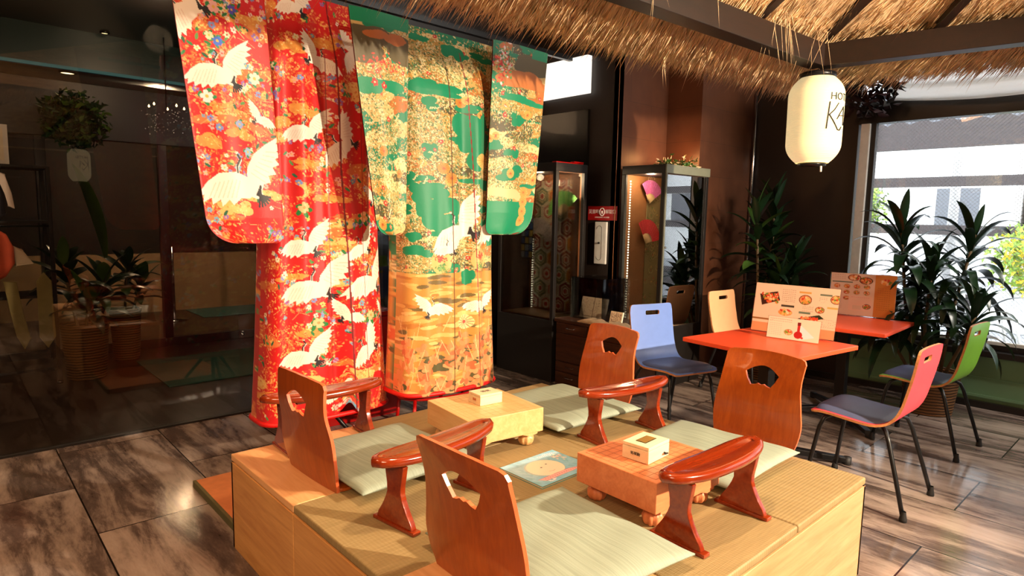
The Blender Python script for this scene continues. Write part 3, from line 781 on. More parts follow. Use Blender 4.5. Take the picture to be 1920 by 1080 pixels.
# ------------------------------------------------------------------ annulus shells (bent boards with a cut-out)
def ray_poly(c, ang, poly):
    dx, dy = math.cos(ang), math.sin(ang); best = None
    for i in range(len(poly)):
        x1, y1 = poly[i]; x2, y2 = poly[(i+1) % len(poly)]
        ex, ey = x2-x1, y2-y1; den = dx*ey-dy*ex
        if abs(den) < 1e-12: continue
        t = ((x1-c[0])*ey-(y1-c[1])*ex)/den; s = ((x1-c[0])*dy-(y1-c[1])*dx)/den
        if t > 1e-9 and -1e-6 <= s <= 1+1e-6 and (best is None or t > best): best = t
    return best
def shell(name, outer, hole, c, fn, mats, parent, rings=10, n=96, thick=0.011, pw=1.0):
    """fn(u,v,off)->point ; off 0 front, 1 back. mats: front, back, rim"""
    angs = sorted(set([2*PI*k/n for k in range(n)] + [math.atan2(y-c[1], x-c[0]) % (2*PI) for x, y in outer+hole]))
    vs = []; fs = []; mi = []; K = len(angs)
    for off in (0, 1):
        for r in range(rings+1):
            f = (r/rings)**pw
            for a in angs:
                ro = ray_poly(c, a, outer); rh = ray_poly(c, a, hole)
                d = rh+(ro-rh)*f; vs.append(fn(c[0]+d*math.cos(a), c[1]+d*math.sin(a), off*thick))
    B = (rings+1)*K
    m = MB()
    for r in range(rings):
        for k in range(K):
            a = r*K+k; b = r*K+(k+1) % K
            fs.append((a, b, b+K, a+K)); mi.append(0); fs.append((B+a+K, B+b+K, B+b, B+a)); mi.append(1)
    for k in range(K):
        a = k; b = (k+1) % K; fs.append((a, B+a, B+b, b)); mi.append(2)
        a += rings*K; b += rings*K; fs.append((b, B+b, B+a, a)); mi.append(2)
    m.v = [tuple(v) for v in vs]; m.f = fs; m.m = mi; m.smooth = [x != 2 for x in mi]
    o = m.build(name, mats, parent)
    es = o.modifiers.new('es', 'EDGE_SPLIT'); es.split_angle = math.radians(50)
    return o
def round_poly(pts, r, seg=5):
    out = []; n = len(pts)
    for i in range(n):
        p = Vector(pts[i]); a = (Vector(pts[i-1])-p); b = (Vector(pts[(i+1) % n])-p)
        rr_ = min(r, a.length*0.45, b.length*0.45); a.normalize(); b.normalize()
        p0 = p+a*rr_; p1 = p+b*rr_
        for k in range(seg+1):
            t = k/seg; out.append(tuple((1-t)**2*p0+2*t*(1-t)*p+t*t*p1))
    return out
def interp(xs, ys, x):
    return float(np.interp(x, xs, ys))
def smooth_interp(xs, ys, x):
    i = max(0, min(len(xs)-2, int(np.searchsorted(xs, x)-1)))
    p0 = ys[max(0, i-1)]; p1 = ys[i]; p2 = ys[i+1]; p3 = ys[min(len(ys)-1, i+2)]
    t = (x-xs[i])/(xs[i+1]-xs[i]); t = max(0, min(1, t))
    return 0.5*((2*p1)+(-p0+p2)*t+(2*p0-5*p1+4*p2-p3)*t*t+(-p0+3*p1-3*p2+p3)*t**3)
fan = []
for k in range(13):
    t_ = -1+2*k/12; fan.append((-0.078*t_, 0.012+0.034*math.cos(t_*PI/2)))
fan += [(-0.064, -0.018), (-0.046, -0.044), (-0.030, -0.041), (-0.014, -0.033), (0.0, -0.038), (0.014, -0.033), (0.030, -0.041), (0.046, -0.044), (0.064, -0.018)]
ZH = [0, 0.05, 0.12, 0.2, 0.28, 0.36, 0.41]
ZW = [0.182, 0.196, 0.205, 0.196, 0.184, 0.182, 0.184]
def zaisu(x, y, rz, label, lean=0.065):
    t = empty('legless_chair', (x, y, PH), rz, label, 'floor chair', 'legless wooden floor chairs on the platform')
    outer = []
    top = 0.405
    for k in range(15):
        z = 0.0+top*k/14; outer.append((smooth_interp(ZH, ZW, z), z))
    outer = outer[:-1] + [(0.184, top-0.022), (0.176, top-0.006), (0.160, top+0.001), (0.08, top+0.008), (0, top+0.010)]
    outer = outer + [(-a, b) for a, b in reversed(outer[:-1])]
    hole = [(a*1.0, b+0.305) for a, b in fan]
    px = [0, 0.05, 0.12, 0.2, 0.3, 0.42]; pxx = [0.01, -0.004, -0.018, -0.026, -0.045, -0.045-lean*0.55]
    def fn(u, v, off):
        bx = smooth_interp(px, pxx, v) + 0.9*u*u*(0.25+v)*0.9
        return (-0.20+bx-off, u, v)
    shell('backrest', outer, hole, (0, 0.298), fn, [M['zaisu'], M['zaisu'], M['zaisu_edge']], t, rings=12, thick=0.012)
    s = MB()
    pl_ = round_poly([(-0.19, -0.19), (0.2, -0.185), (0.2, 0.185), (-0.19, 0.19)], 0.03)
    s.prism(pl_, 0.003, 0.014); s.build('seat', M['zaisu'], t, 0.002)
    return t
zaisu(0.345, 1.375, math.radians(2), 'red-brown legless wooden chair at the left platform corner, nearest the red kimono', lean=0.0)
zaisu(1.600, 1.345, math.radians(180-6), 'red-brown legless wooden chair at the far right, in front of the blue chair')
zaisu(1.610, 0.475, math.radians(180-1), 'red-brown legless wooden chair standing before the near orange table', lean=0.09)
zaisu(0.360, 0.405, math.radians(1), 'red-brown legless wooden chair nearest the camera at bottom centre')

# ------------------------------------------------------------------ armrests
def armrest(x, y, rz, label, flip=1, L=0.555):
    t = empty('armrest', (x, y, PH), rz, label, 'armrest', 'lacquered wooden armrests on the platform')
    n = 28; up_ = []; dn = []
    for k in range(n+1):
        a = -1+2*k/n; xx = a*L/2; w_ = 0.066*(1-abs(a)**2.9)**0.5
        yc = flip*(-0.006 + 0.013*a*a)
        up_.append((xx, yc+w_)); dn.append((xx, yc-w_))
    poly = dn + list(reversed(up_[1:-1]))
    tb = MB(); vs = []; fs = []; cols = 9
    # top surface slightly dished, built as strips
    for zi, (sc_, z) in enumerate(((0.80, 0.0), (0.95, 0.003), (1.0, 0.013), (0.985, 0.022), (0.9, 0.029), (0.72, 0.031), (0.4, 0.027), (0.0, 0.025))):
        for (x1, y1) in poly:
            a = x1/(L/2); yc = flip*(-0.006+0.013*a*a)
            xx = x1*(1-(1-sc_)*0.25*abs(a)**3) if sc_ > 0 else x1*0.92
            vs.append((xx, yc+(y1-yc)*sc_, 0.207+z+0.010*a*a))
    K = len(poly)
    for r in range(7):
        for k in range(K): fs.append((r*K+k, r*K+(k+1) % K, (r+1)*K+(k+1) % K, (r+1)*K+k))
    fs.append(tuple(reversed(range(K))))
    tb.add(vs, fs, 0, True); tb.build('arm_top', M['lacquer'], t)
    br = MB(); br.box(-0.13, 0.13, -0.012, 0.012, 0.188, 0.209); br.build('apron', M['lacquer'], t, 0.003)
    pr = [(0.086, 0.012), (0.078, 0.032), (0.060, 0.058), (0.050, 0.075), (0.040, 0.095), (0.033, 0.115), (0.034, 0.14), (0.040, 0.17), (0.046, 0.207)]
    pr = pr + [(-a, b) for a, b in reversed(pr)]
    for sx in (-1, 1):
        yc = 0.0
        lg = MB(); Mx = T(sx*0.185-0.011, yc, 0) @ Matrix(((0, 0, 1, 0), (1, 0, 0, 0), (0, 1, 0, 0), (0, 0, 0, 1)))
        lg.prism(pr, 0, 0.022, M=Mx)
        lo = lg.build('leg', M['lacquer'], t, 0.003)
        ft = MB().box(sx*0.185-0.016, sx*0.185+0.016, yc-0.1, yc+0.1, 0, 0.013); ft.build('foot', M['lacquer'], lo, 0.003)
    return t
armrest(0.365, 1.70, math.radians(-3), 'lacquered wooden armrest behind the left legless chair, against the red kimono')
armrest(0.375, 0.875, math.radians(8), 'lacquered wooden armrest between the left and the nearest legless chairs')
armrest(1.455, 0.915, math.radians(-8), 'lacquered wooden armrest beside the far right legless chair, below the blue chair')
armrest(0.975, 0.185, math.radians(-2), 'large glossy lacquered armrest at the near right, hiding a corner of the pinkish board')

# ------------------------------------------------------------------ go boards with ball feet
def goban(cx, cy, sx, sy, rz, mat, label, kind):
    z0 = PH+0.065; z1 = PH+0.170
    t = empty('game_board', (cx, cy, PH), rz, label, 'game board', 'thick wooden game boards on the platform')
    MB().box(-sx/2, sx/2, -sy/2, sy/2, 0.065, 0.170).build('board_block', mat, t, 0.003)
    gl = MB()
    nn = 9 if kind else 9
    for i in range(nn+1):
        f = -0.44+0.88*i/nn
        gl.box(f*sx-0.0006, f*sx+0.0006, -0.44*sy, 0.44*sy, 0.1701, 0.1705); gl.box(-0.44*sx, 0.44*sx, f*sy-0.0006, f*sy+0.0006, 0.1701, 0.1705)
    gl.build('grid_lines', M['line_black'] if kind else plain('faint_line', (214, 166, 108), 0.5), t)
    for ax in (-1, 1):
        for ay in (-1, 1):
            lg = MB(); Mx = T(ax*(sx/2-0.055), ay*(sy/2-0.05), 0)
            n = 32; vs = []; fs = []
            prof = [(0.012, 0), (0.024, 0.005), (0.0305, 0.018), (0.031, 0.030), (0.027, 0.041), (0.019, 0.048), (0.016, 0.053), (0.022, 0.059), (0.030, 0.066)]
            for r, z in prof:
                for k in range(n):
                    a = 2*PI*k/n; rr_ = r*(1.06+0.0*0) if z > 0.045 else r*(0.90+0.26*abs(math.sin(4*a))**0.6); vs.append((rr_*math.cos(a), rr_*math.sin(a), z))
            for i in range(len(prof)-1):
                for k in range(n): fs.append((i*n+k, i*n+(k+1) % n, (i+1)*n+(k+1) % n, (i+1)*n+k))
            fs.append(tuple(reversed(range(n))))
            lg.add(vs, fs, 0, True, Mx); lg.build('leg', mat, t)
    # carved underside aprons
    ap = MB()
    for ay in (-1, 1):
        pts = [(-sx/2+0.03, 0.066), (-sx/2+0.03, 0.058), (-sx/2+0.07, 0.052), (-sx/2+0.11, 0.064), (sx/2-0.11, 0.064), (sx/2-0.07, 0.052), (sx/2-0.03, 0.058), (sx/2-0.03, 0.066)]
        ap.prism(pts, -0.01, 0.01, M=T(0, ay*(sy/2-0.012), 0, rx=PI/2))
    ap.build('apron', mat, t)
    return t
goban(0.905, 1.265, 0.38, 0.36, math.radians(-7), M['board_light'], 'pale thick wooden game board in mid platform, with a small box on it', 0)
goban(0.972, 0.440, 0.375, 0.34, math.radians(-1), M['board_pink'], 'pinkish thick wooden game board with grid lines and clawed ball feet', 1)

def piece_box(x, y, z, sx, sy, sz, rz, label, kind):
    t = empty('piece_box', (x, y, z), rz, label, 'box', 'small wooden boxes of game pieces')
    MB().box(-sx/2, sx/2, -sy/2, sy/2, 0, sz*0.78).build('box_body', M['box_wood'], t, 0.0015)
    MB().box(-sx/2, sx/2, -sy/2, sy/2, sz*0.80, sz).build('lid', M['box_wood'], t, 0.0015)
    if kind:
        MB().box(-0.036, 0.036, -0.020, 0.020, sz, sz+0.0012).build('label', M['ink'], t)
        MB().box(-0.033, 0.033, -0.017, 0.017, sz+0.0012, sz+0.0018).build('label_plate', plain('gold_label', (168, 126, 44), 0.4, metal=0.4), t)
        k_ = MB().tube([(sx*0.25, -sy/2, sz*0.3), (sx*0.25, -sy/2-0.008, sz*0.3)], 0.003, 8); k_.tube([(sx*0.25-0.009, -sy/2-0.009, sz*0.3), (sx*0.25+0.009, -sy/2-0.009, sz*0.26)], 0.0035, 8); k_.build('peg', M['ink'], t)
        o = text_mesh('lettering', '将棋駒', 0.013, M['ink'], t, T(-sx/2-0.0006, 0, sz*0.42, rz=-PI/2) @ Matrix.Rotation(PI/2, 4, 'X'))
    else:
        o = text_mesh('lettering', '将棋', 0.024, plain('grey_ink', (120, 100, 90), 0.6), t, T(0, 0, sz+0.0006))
        text_mesh('lettering', '将棋', 0.013, plain('orange_ink', (190, 90, 40), 0.6), t, T(-sx/2-0.0006, 0, sz*0.42, rz=-PI/2) @ Matrix.Rotation(PI/2, 4, 'X'))
    return t
piece_box(0.948, 0.437, PH+0.171, 0.135, 0.105, 0.058, math.radians(4), 'small cream wooden box with a dark gold label on the pinkish game board', 1)
piece_box(0.925, 1.285, PH+0.171, 0.118, 0.092, 0.048, math.radians(-5), 'small white box with faint lettering on the pale game board', 0)

# ------------------------------------------------------------------ picture book
cv = Canvas(0.30, 0.232, 0.0014, (150, 205, 232))
rr = random.Random(3)
for i in range(240):
    cv.ell(rr.uniform(0, 0.3), rr.uniform(0, 0.232), rr.uniform(0.006, 0.03), rr.uniform(0.003, 0.012), rr.choice([(150, 205, 232), (176, 220, 240), (110, 176, 200), (140, 200, 214)]), rr.uniform(0, 3), 0.35)
cv.ell(0.135, 0.115, 0.088, 0.078, (190, 200, 190), 0, 0.6); cv.ell(0.138, 0.115, 0.082, 0.073, (250, 238, 214))
cv.ell(0.125, 0.105, 0.0045, 0.0035, (20, 20, 20)); cv.ell(0.165, 0.092, 0.0045, 0.0035, (20, 20, 20))
cv.line([(0.125, 0.15), (0.14, 0.157), (0.155, 0.152)], 0.0012, (220, 170, 140))
for i in range(9):
    x = 0.19+0.010*i; cv.line([(x, 0.018+0.004*math.sin(i)), (x+0.006, 0.03)], 0.0022, (255, 250, 250)); cv.line([(x, 0.03), (x+0.006, 0.02)], 0.0016, (240, 180, 200))
for i in range(26): cv.ell(rr.uniform(0.24, 0.285), rr.uniform(0.03, 0.11), 0.006, 0.004, rr.choice([(250, 250, 245), (235, 215, 200), (250, 220, 225)]), rr.uniform(0, 3))
cv.poly([(0.03, 0.182), (0.20, 0.178), (0.27, 0.196), (0.2, 0.204), (0.05, 0.205)], (246, 190, 190)); cv.line([(0.03, 0.182), (0.2, 0.178), (0.27, 0.196)], 0.001, (215, 90, 100)); cv.line([(0.05, 0.205), (0.2, 0.204), (0.27, 0.196)], 0.001, (215, 90, 100))
for i in range(14): cv.ell(0.06+i*0.013, 0.192, 0.0035, 0.0028, (225, 110, 120))
for i in range(10): cv.ell(0.05+rr.uniform(0, 0.05), 0.214+rr.uniform(-.006, .006), 0.006, 0.003, (250, 240, 245))
bk = empty('picture_book', (0.895, 0.86, PH), math.radians(1), 'thin picture book with a light blue cover and round smiling face, lying on the tatami', 'book')
MB().box(-0.149, 0.149, -0.115, 0.115, 0.002, 0.008).build('pages', M['paper'], bk)
MB().box(-0.151, 0.151, -0.117, 0.117, 0.0, 0.002).box(-0.151, 0.151, -0.117, 0.117, 0.008, 0.0098).build('cover', plain('teal_cover', (92, 160, 160), 0.35), bk)
cv.flat('cover_print', M['print'], bk, (-0.15, 0.116, 0.0102), (1, 0, 0), (0, -1, 0))
pn = MB().tube([(0.66, 1.07, PH+0.003), (0.79, 1.13, PH+0.003)], 0.0025, 6); tag(pn.build('thin_stick', M['box_wood']), 'thin pale wooden stick on the tatami under the pale game board', 'stick')

# ================================================================== ORANGE TABLES, CAFE CHAIRS
def table(x, y, rz, label, sx=0.70, sy=0.70):
    t = empty('cafe_table', (x, y, 0), rz, label, 'table', 'orange topped cafe tables')
    MB().box(-sx/2, sx/2, -sy/2, sy/2, 0.674, 0.70).build('tabletop', M['orange_top'], t, 0.004)
    MB().box(-0.035, 0.035, -0.035, 0.035, 0.05, 0.66).build('column', M['black_metal'], t, 0.004)
    MB().box(-0.16, 0.16, -0.16, 0.16, 0.655, 0.674).build('mounting_plate', M['black_metal'], t, 0.003)
    for k in range(4):
        a = math.radians(45+90*k+(-5))
        lg = MB(); Mx = T(0, 0, 0, rz=a)
        lg.add([(0.02, -0.03, 0.045), (0.02, 0.03, 0.045), (0.02, 0.03, 0.085), (0.02, -0.03, 0.085), (0.48, -0.02, 0.012), (0.48, 0.02, 0.012), (0.48, 0.02, 0.042), (0.48, -0.02, 0.042)],
               [(3, 2, 1, 0), (4, 5, 6, 7), (0, 1, 5, 4), (1, 2, 6, 5), (2, 3, 7, 6), (3, 0, 4, 7)], 0, False, Mx)
        lo = lg.build('foot', M['black_metal'], t, 0.004)
        MB().lathe([(0, 0), (0.022, 0), (0.024, 0.006), (0.024, 0.044), (0, 0.046)], 16, M=Mx @ T(0.47, 0, 0)).build('foot_glide', M['ink'], lo)
    return t
table(2.765, 0.875, math.radians(-7), 'near square orange-topped cafe table with a black cross base')
table(3.975, 0.885, math.radians(3), 'far square orange-topped cafe table by the green window wall', 0.74, 0.70)

SP = [(-0.235, 0.815), (-0.222, 0.70), (-0.205, 0.60), (-0.188, 0.52), (-0.160, 0.462), (-0.115, 0.432), (-0.06, 0.424), (0.03, 0.430), (0.13, 0.438), (0.19, 0.436), (0.225, 0.424)]
sl_ = [0]
for (a, b), (c, d) in zip(SP, SP[1:]): sl_.append(sl_[-1]+math.hypot(c-a, d-b))
SLEN = sl_[-1]
def spath(s):
    y = smooth_interp(sl_, [p[0] for p in SP], s); z = smooth_interp(sl_, [p[1] for p in SP], s)
    e = 0.004; s0, s1 = max(0, s-e), min(SLEN, s+e)
    ty = smooth_interp(sl_, [p[0] for p in SP], s1)-smooth_interp(sl_, [p[0] for p in SP], s0); tz = smooth_interp(sl_, [p[1] for p in SP], s1)-smooth_interp(sl_, [p[1] for p in SP], s0)
    L = math.hypot(ty, tz); return y, z, tz/L, -ty/L           # outward (rear/below) normal
def cafe_chair(x, y, rz, rgb, name_c, label, front=None):
    t = empty('cafe_chair', (x, y, 0), rz, label, 'chair', None)
    cm = plain('chair_'+name_c, rgb, 0.38, var=0.03, coat=0.1)
    def hw(s): return interp([0, 0.03, 0.25, 0.38, 0.48, SLEN], [0.180, 0.19, 0.186, 0.190, 0.205, 0.200], s)
    n = 26
    right = [(hw(SLEN*k/n), SLEN*k/n) for k in range(n+1)]
    right = [(0.155, 0.0), (0.174, 0.006), (0.183, 0.024)] + right[2:-1] + [(0.195, SLEN-0.03), (0.18, SLEN-0.008), (0.15, SLEN)]
    outer = [(-a, b) for a, b in right] + list(reversed(right))
    hole = round_poly([(-0.062, 0.052), (-0.062, 0.078), (0.062, 0.078), (0.062, 0.052)], 0.010, 3)
    def fn(u, v, off):
        y_, z_, ny, nz = spath(v)
        cb = 0.35*u*u*max(0, 1-v/0.35)
        return (u, y_+ny*off+cb*-1.0+cb*0, z_+nz*off)
    # orient: ring order must give outward front normals
    shell('seat_shell', outer, hole, (0, 0.065), fn, [cm, cm, M['ply_edge']], t, rings=34, n=120, thick=0.012, pw=1.35)
    pd = MB(); vs = []; fs = []; nx, ny_ = 22, 26
    for lay in (0, 1):
        for j in range(ny_+1):
            for i in range(nx+1):
                u = 2*i/nx-1; v = 2*j/ny_-1
                ru = u*(1-0.10*abs(v)**6); s = 0.395+(SLEN-0.412)*(v*(1-0.06*abs(u)**6)+1)/2
                y_, z_, n1, n2 = spath(s); e = max(0, (1-abs(u)**6)*(1-abs(v)**6))**0.45
                h = 0.001 if lay == 0 else 0.001+0.026*e
                vs.append((ru*0.182, y_-n1*h, z_-n2*h))
    N = (nx+1)*(ny_+1)
    for j in range(ny_):
        for i in range(nx):
            a = j*(nx+1)+i; fs.append((a, a+nx+1, a+nx+2, a+1)); fs.append((N+a, N+a+1, N+a+nx+2, N+a+nx+1))
    pd.add(vs, fs, 0, True); pd.build('seat_pad', M['navy_pad'], t)
    for sx in (-1, 1):
        lg = MB().tube([(sx*0.10, 0.10, 0.414), (sx*0.135, 0.13, 0.412), (sx*0.165, 0.155, 0.395), (sx*0.178, 0.17, 0.35), (sx*0.20, 0.20, 0.15), (sx*0.212, 0.218, 0.012)], 0.0105, 12).build('leg', M['black_metal'], t)
        MB().lathe([(0, 0), (0.017, 0), (0.017, 0.012), (0.0125, 0.035), (0.011, 0.05)], 14, M=T(sx*0.212, 0.218, 0)).build('leg_cap', M['ink'], lg)
        lg = MB().tube([(sx*0.10, -0.08, 0.410), (sx*0.135, -0.11, 0.410), (sx*0.165, -0.135, 0.395), (sx*0.178, -0.155, 0.35), (sx*0.205, -0.215, 0.15), (sx*0.222, -0.255, 0.012)], 0.0105, 12).build('leg', M['black_metal'], t)
        MB().lathe([(0, 0), (0.017, 0), (0.017, 0.012), (0.0125, 0.035), (0.011, 0.05)], 14, M=T(sx*0.222, -0.255, 0)).build('leg_cap', M['ink'], lg)
    return t
cafe_chair(2.690, 0.285, math.radians(0), (222, 72, 84), 'pink', 'cafe chair with a pink plywood back and navy seat at the near orange table')
cafe_chair(3.810, 0.310, math.radians(-3), (140, 205, 62), 'green', 'cafe chair with a bright green back and navy seat beside the potted plant')
cafe_chair(2.790, 1.535, math.radians(180-14), (112, 142, 214), 'blue', 'cafe chair with a light blue back and navy seat in front of the display cabinets')
cafe_chair(4.080, 1.690, math.radians(180-4), (246, 176, 126), 'peach', 'cafe chair with a peach-coloured back behind the near orange table')

# ------------------------------------------------------------------ menus
def dish(cv, x, y, r, rr, oval=0.7, base=(120, 60, 30)):
    cv.ell(x, y, r, r*oval, base); cv.ell(x, y, r*0.86, r*oval*0.84, (226, 150, 90))
    for k in range(int(16)):
        a = rr.uniform(0, 6.28); d = r*0.7*rr.random()**0.5
        cv.ell(x+d*math.cos(a), y+d*oval*math.sin(a), r*rr.uniform(.12, .3), r*rr.uniform(.1, .22), rr.choice([(206, 62, 34), (238, 150, 60), (246, 214, 170), (120, 140, 50), (186, 60, 40), (250, 190, 110)]), rr.uniform(0, 3))
def txt(cv, x, y, n, step, c, r=0.0012, rr=rnd):
    for k in range(n): cv.line([(x+k*step, y+rr.uniform(-.4, .4)*r), (x+k*step+step*0.55, y+rr.uniform(-.6, .6)*r)], r, c, 0.8)
rr = random.Random(11)
cv = Canvas(0.50, 0.306, 0.0022, (236, 206, 176))
cv.rect(0, 0.25, 0.52, 0.31, (222, 152, 104)); cv.rect(0, 0.222, 0.16, 0.232, (150, 100, 50))
cv.poly([(0.03, 0.07), (0.14, 0.045), (0.16, 0.10), (0.05, 0.14)], (60, 30, 20))
for k in range(50): cv.ell(rr.uniform(0.045, 0.145), rr.uniform(0.062, 0.118), 0.010, 0.006, rr.choice([(214, 74, 40), (236, 140, 60), (120, 140, 60), (246, 200, 150)]), rr.uniform(0, 3))
dish(cv, 0.31, 0.082, 0.038, rr, 0.8); dish(cv, 0.485, 0.065, 0.034, rr, 0.8); dish(cv, 0.20, 0.172, 0.05, rr, 0.5, (236, 206, 176)); dish(cv, 0.40, 0.135, 0.027, rr, 0.75)
cv.poly([(0.28, 0.20), (0.40, 0.165), (0.43, 0.185), (0.30, 0.225)], (40, 50, 30))
for k in range(26): cv.ell(rr.uniform(0.30, 0.40), rr.uniform(0.188, 0.205), 0.010, 0.006, rr.choice([(214, 74, 40), (246, 150, 90)]), rr.uniform(0, 3))
cv.rect(0.27, 0.032, 0.34, 0.044, (214, 160, 80)); cv.rect(0.39, 0.036, 0.46, 0.048, (110, 122, 100)); cv.rect(0.44, 0.112, 0.51, 0.122, (206, 170, 90)); cv.rect(0.28, 0.155, 0.35, 0.168, (110, 122, 100)); cv.rect(0.17, 0.125, 0.25, 0.138, (70, 64, 50))
for k in range(7): txt(cv, 0.17, 0.03+k*0.012, 7, 0.012, (150, 110, 84))
for k in range(5): txt(cv, 0.30, 0.118+k*0.008, 6, 0.011, (150, 120, 96), 0.0008)
for k in range(6): txt(cv, 0.42, 0.19+k*0.009, 7, 0.012, (140, 110, 90), 0.0009)
for k in range(4): txt(cv, 0.39, 0.06+k*0.009, 4, 0.012, (150, 120, 96), 0.0009)
def menu(name, O, U, V, cvs, w_, h_, label):
    O, U, V = Vector(O), Vector(U).normalized(), Vector(V).normalized(); N = U.cross(V).normalized()
    e = empty(name, O, 0, label, 'menu')
    def P(a, b, c): return U*a + V*b + N*c
    m = MB(); th = 0.003
    vs = [P(-0.004, -0.004, 0), P(w_+0.004, -0.004, 0), P(w_+0.004, h_+0.0, 0), P(-0.004, h_+0.0, 0)]; vs += [v+N*th for v in vs]
    m.add(vs, [(0, 3, 2, 1), (4, 5, 6, 7), (0, 1, 5, 4), (1, 2, 6, 5), (2, 3, 7, 6), (3, 0, 4, 7)]); m.build('acrylic_stand', M['acrylic'], e)
    pb = MB(); vs = [P(0, 0, 0.0012), P(w_, 0, 0.0012), P(w_, h_, 0.0012), P(0, h_, 0.0012)]; vs += [v+N*0.0006 for v in vs]
    pb.add(vs, [(0, 3, 2, 1), (4, 5, 6, 7), (0, 1, 5, 4), (1, 2, 6, 5), (2, 3, 7, 6), (3, 0, 4, 7)]); pb.build('card', M['paper'], e)
    q = P(0, 0, -0.0006); cvs.flat('print', M['print'], e, q, U, V)
    return e
# near table, big sheet leaning on its stand, and the small card in front
menu('menu_stand', (3.03, 1.10, 1.016), (0.06, -1, 0), (-0.02, 0.06, -1), cv, 0.50, 0.308, 'wide illustrated food menu standing on the near orange table')
cv = Canvas(0.30, 0.128, 0.0016, (246, 214, 188))
dish(cv, 0.125, 0.085, 0.026, rr, 0.7, (150, 140, 110)); cv.poly([(0.185, 0.03), (0.275, 0.10), (0.20, 0.122), (0.17, 0.11)], (236, 226, 226))
cv.ell(0.182, 0.095, 0.024, 0.022, (176, 34, 30)); cv.rect(0.174, 0.04, 0.19, 0.08, (186, 44, 40)); cv.rect(0.172, 0.02, 0.192, 0.04, (120, 30, 30)); cv.ell(0.205, 0.11, 0.008, 0.006, (190, 60, 40))
for k in range(2): txt(cv, 0.01, 0.012+k*0.012, 12, 0.011, (220, 90, 60))
for k in range(7): txt(cv, 0.01, 0.04+k*0.011, 6, 0.013, (190, 140, 116), 0.0008)
menu('menu_card', (2.90, 0.945, 0.832), (0.08, -1, 0), (-0.16, 0.0, -1), cv, 0.30, 0.128, 'small folded food card in front of the wide menu on the near orange table')
cv = Canvas(0.44, 0.316, 0.0022, (238, 218, 196))
cv.rect(0.30, 0, 0.44, 0.32, (214, 140, 60)); dish(cv, 0.16, 0.03, 0.045, rr, 0.55); dish(cv, 0.24, 0.05, 0.045, rr, 0.6, (60, 60, 30)); dish(cv, 0.37, 0.05, 0.045, rr, 0.5, (214, 140, 60))
cv.rect(0.01, 0.062, 0.15, 0.072, (110, 130, 110))
for j in range(3):
    for i in range(4):
        if j == 2 and i > 1: continue
        dish(cv, 0.045+i*0.068, 0.098+j*0.045, 0.023, rr, 0.75, (200, 180, 150))
cv.rect(0.13, 0.165, 0.29, 0.28, (244, 218, 196)); txt(cv, 0.15, 0.178, 9, 0.014, (220, 110, 80)); dish(cv, 0.255, 0.245, 0.028, rr, 0.7, (90, 90, 70)); cv.rect(0.16, 0.24, 0.22, 0.272, (230, 214, 190))
for k in range(3): txt(cv, 0.01, 0.014+k*0.014, 6, 0.016, (190, 130, 90))
for k in range(11): txt(cv, 0.32, 0.10+k*0.016, 6, 0.015, (140, 84, 30), 0.001)
for k in range(4): txt(cv, 0.02, 0.225+k*0.013, 5, 0.014, (170, 130, 100), 0.0009)
menu('menu_stand', (4.265, 1.115, 1.026), (0.16, -1, 0), (0, 0.0, -1), cv, 0.44, 0.318, 'illustrated food menu with an orange side strip on the far orange table')

# ================================================================== KIMONOS
def crane(c, x, y, s, rot=0, fx=1, white=(252, 242, 228), sx=1.0):
    cs, sn = math.cos(rot), math.sin(rot)
    def P(a, b):
        a *= fx; u = a*cs-b*sn; v = a*sn+b*cs; return (x+u*s*sx, y+v*s)
    shade = (232, 206, 188)
    c.poly([P(0.10, -0.02), P(-0.12, -0.10), P(-0.32, -0.08), P(-0.46, 0.02), P(-0.62, 0.20), P(-0.52, 0.17), P(-0.54, 0.25), P(-0.44, 0.20), P(-0.44, 0.28), P(-0.34, 0.22), P(-0.33, 0.30), P(-0.24, 0.22), P(-0.20, 0.28), P(-0.10, 0.20), P(0.02, 0.20), P(0.12, 0.12)], white)
    c.poly([P(0.0, 0.04), P(0.03, -0.16), P(0.14, -0.32), P(0.30, -0.44), P(0.50, -0.56), P(0.44, -0.46), P(0.54, -0.44), P(0.44, -0.37), P(0.52, -0.33), P(0.41, -0.28), P(0.47, -0.22), P(0.37, -0.18), P(0.41, -0.10), P(0.31, -0.08), P(0.33, 0.0), P(0.24, 0.02), P(0.20, 0.12), P(0.08, 0.14)], white)
    for k in range(7):
        f = k/7; c.line([P(-0.08-0.34*f, -0.02+0.06*f), P(-0.16-0.36*f, 0.19+0.02*f)], 0.006*s, shade, 0.8)
        c.line([P(0.08+0.26*f, -0.10-0.30*f), P(0.26+0.20*f, 0.0-0.42*f)], 0.006*s, shade, 0.8)
    c.ell(*P(0.07, 0.10), 0.16*s, 0.075*s, white, rot+0.5*fx)
    for k in range(6):
        a = 0.2+0.28*k; c.line([P(0.13+0.012*k, 0.15-0.02*k), P(0.13+0.16*math.cos(a)+0.02, 0.15+0.14*math.sin(a))], 0.014*s, (28, 24, 30))
    c.line([P(-0.02, 0.06), P(-0.10, -0.06), P(-0.10, -0.16), P(-0.05, -0.24)], 0.020*s, white)
    c.line([P(-0.10, -0.10), P(-0.10, -0.17), P(-0.05, -0.25), P(-0.09, -0.31)], 0.013*s, (40, 34, 40))
    c.ell(*P(-0.09, -0.32), 0.022*s, 0.016*s, white); c.ell(*P(-0.085, -0.335), 0.012*s, 0.008*s, (220, 30, 30))
    c.line([P(-0.10, -0.32), P(-0.19, -0.33)], 0.007*s, (210, 170, 90))
def flower(c, x, y, r, col, ctr=(250, 220, 120), n=8, rr=rnd):
    for k in range(n):
        a = 2*PI*k/n+rr.random(); c.ell(x+r*0.55*math.cos(a), y+r*0.55*math.sin(a), r*0.46, r*0.30, col, a)
    c.ell(x, y, r*0.26, r*0.26, ctr)
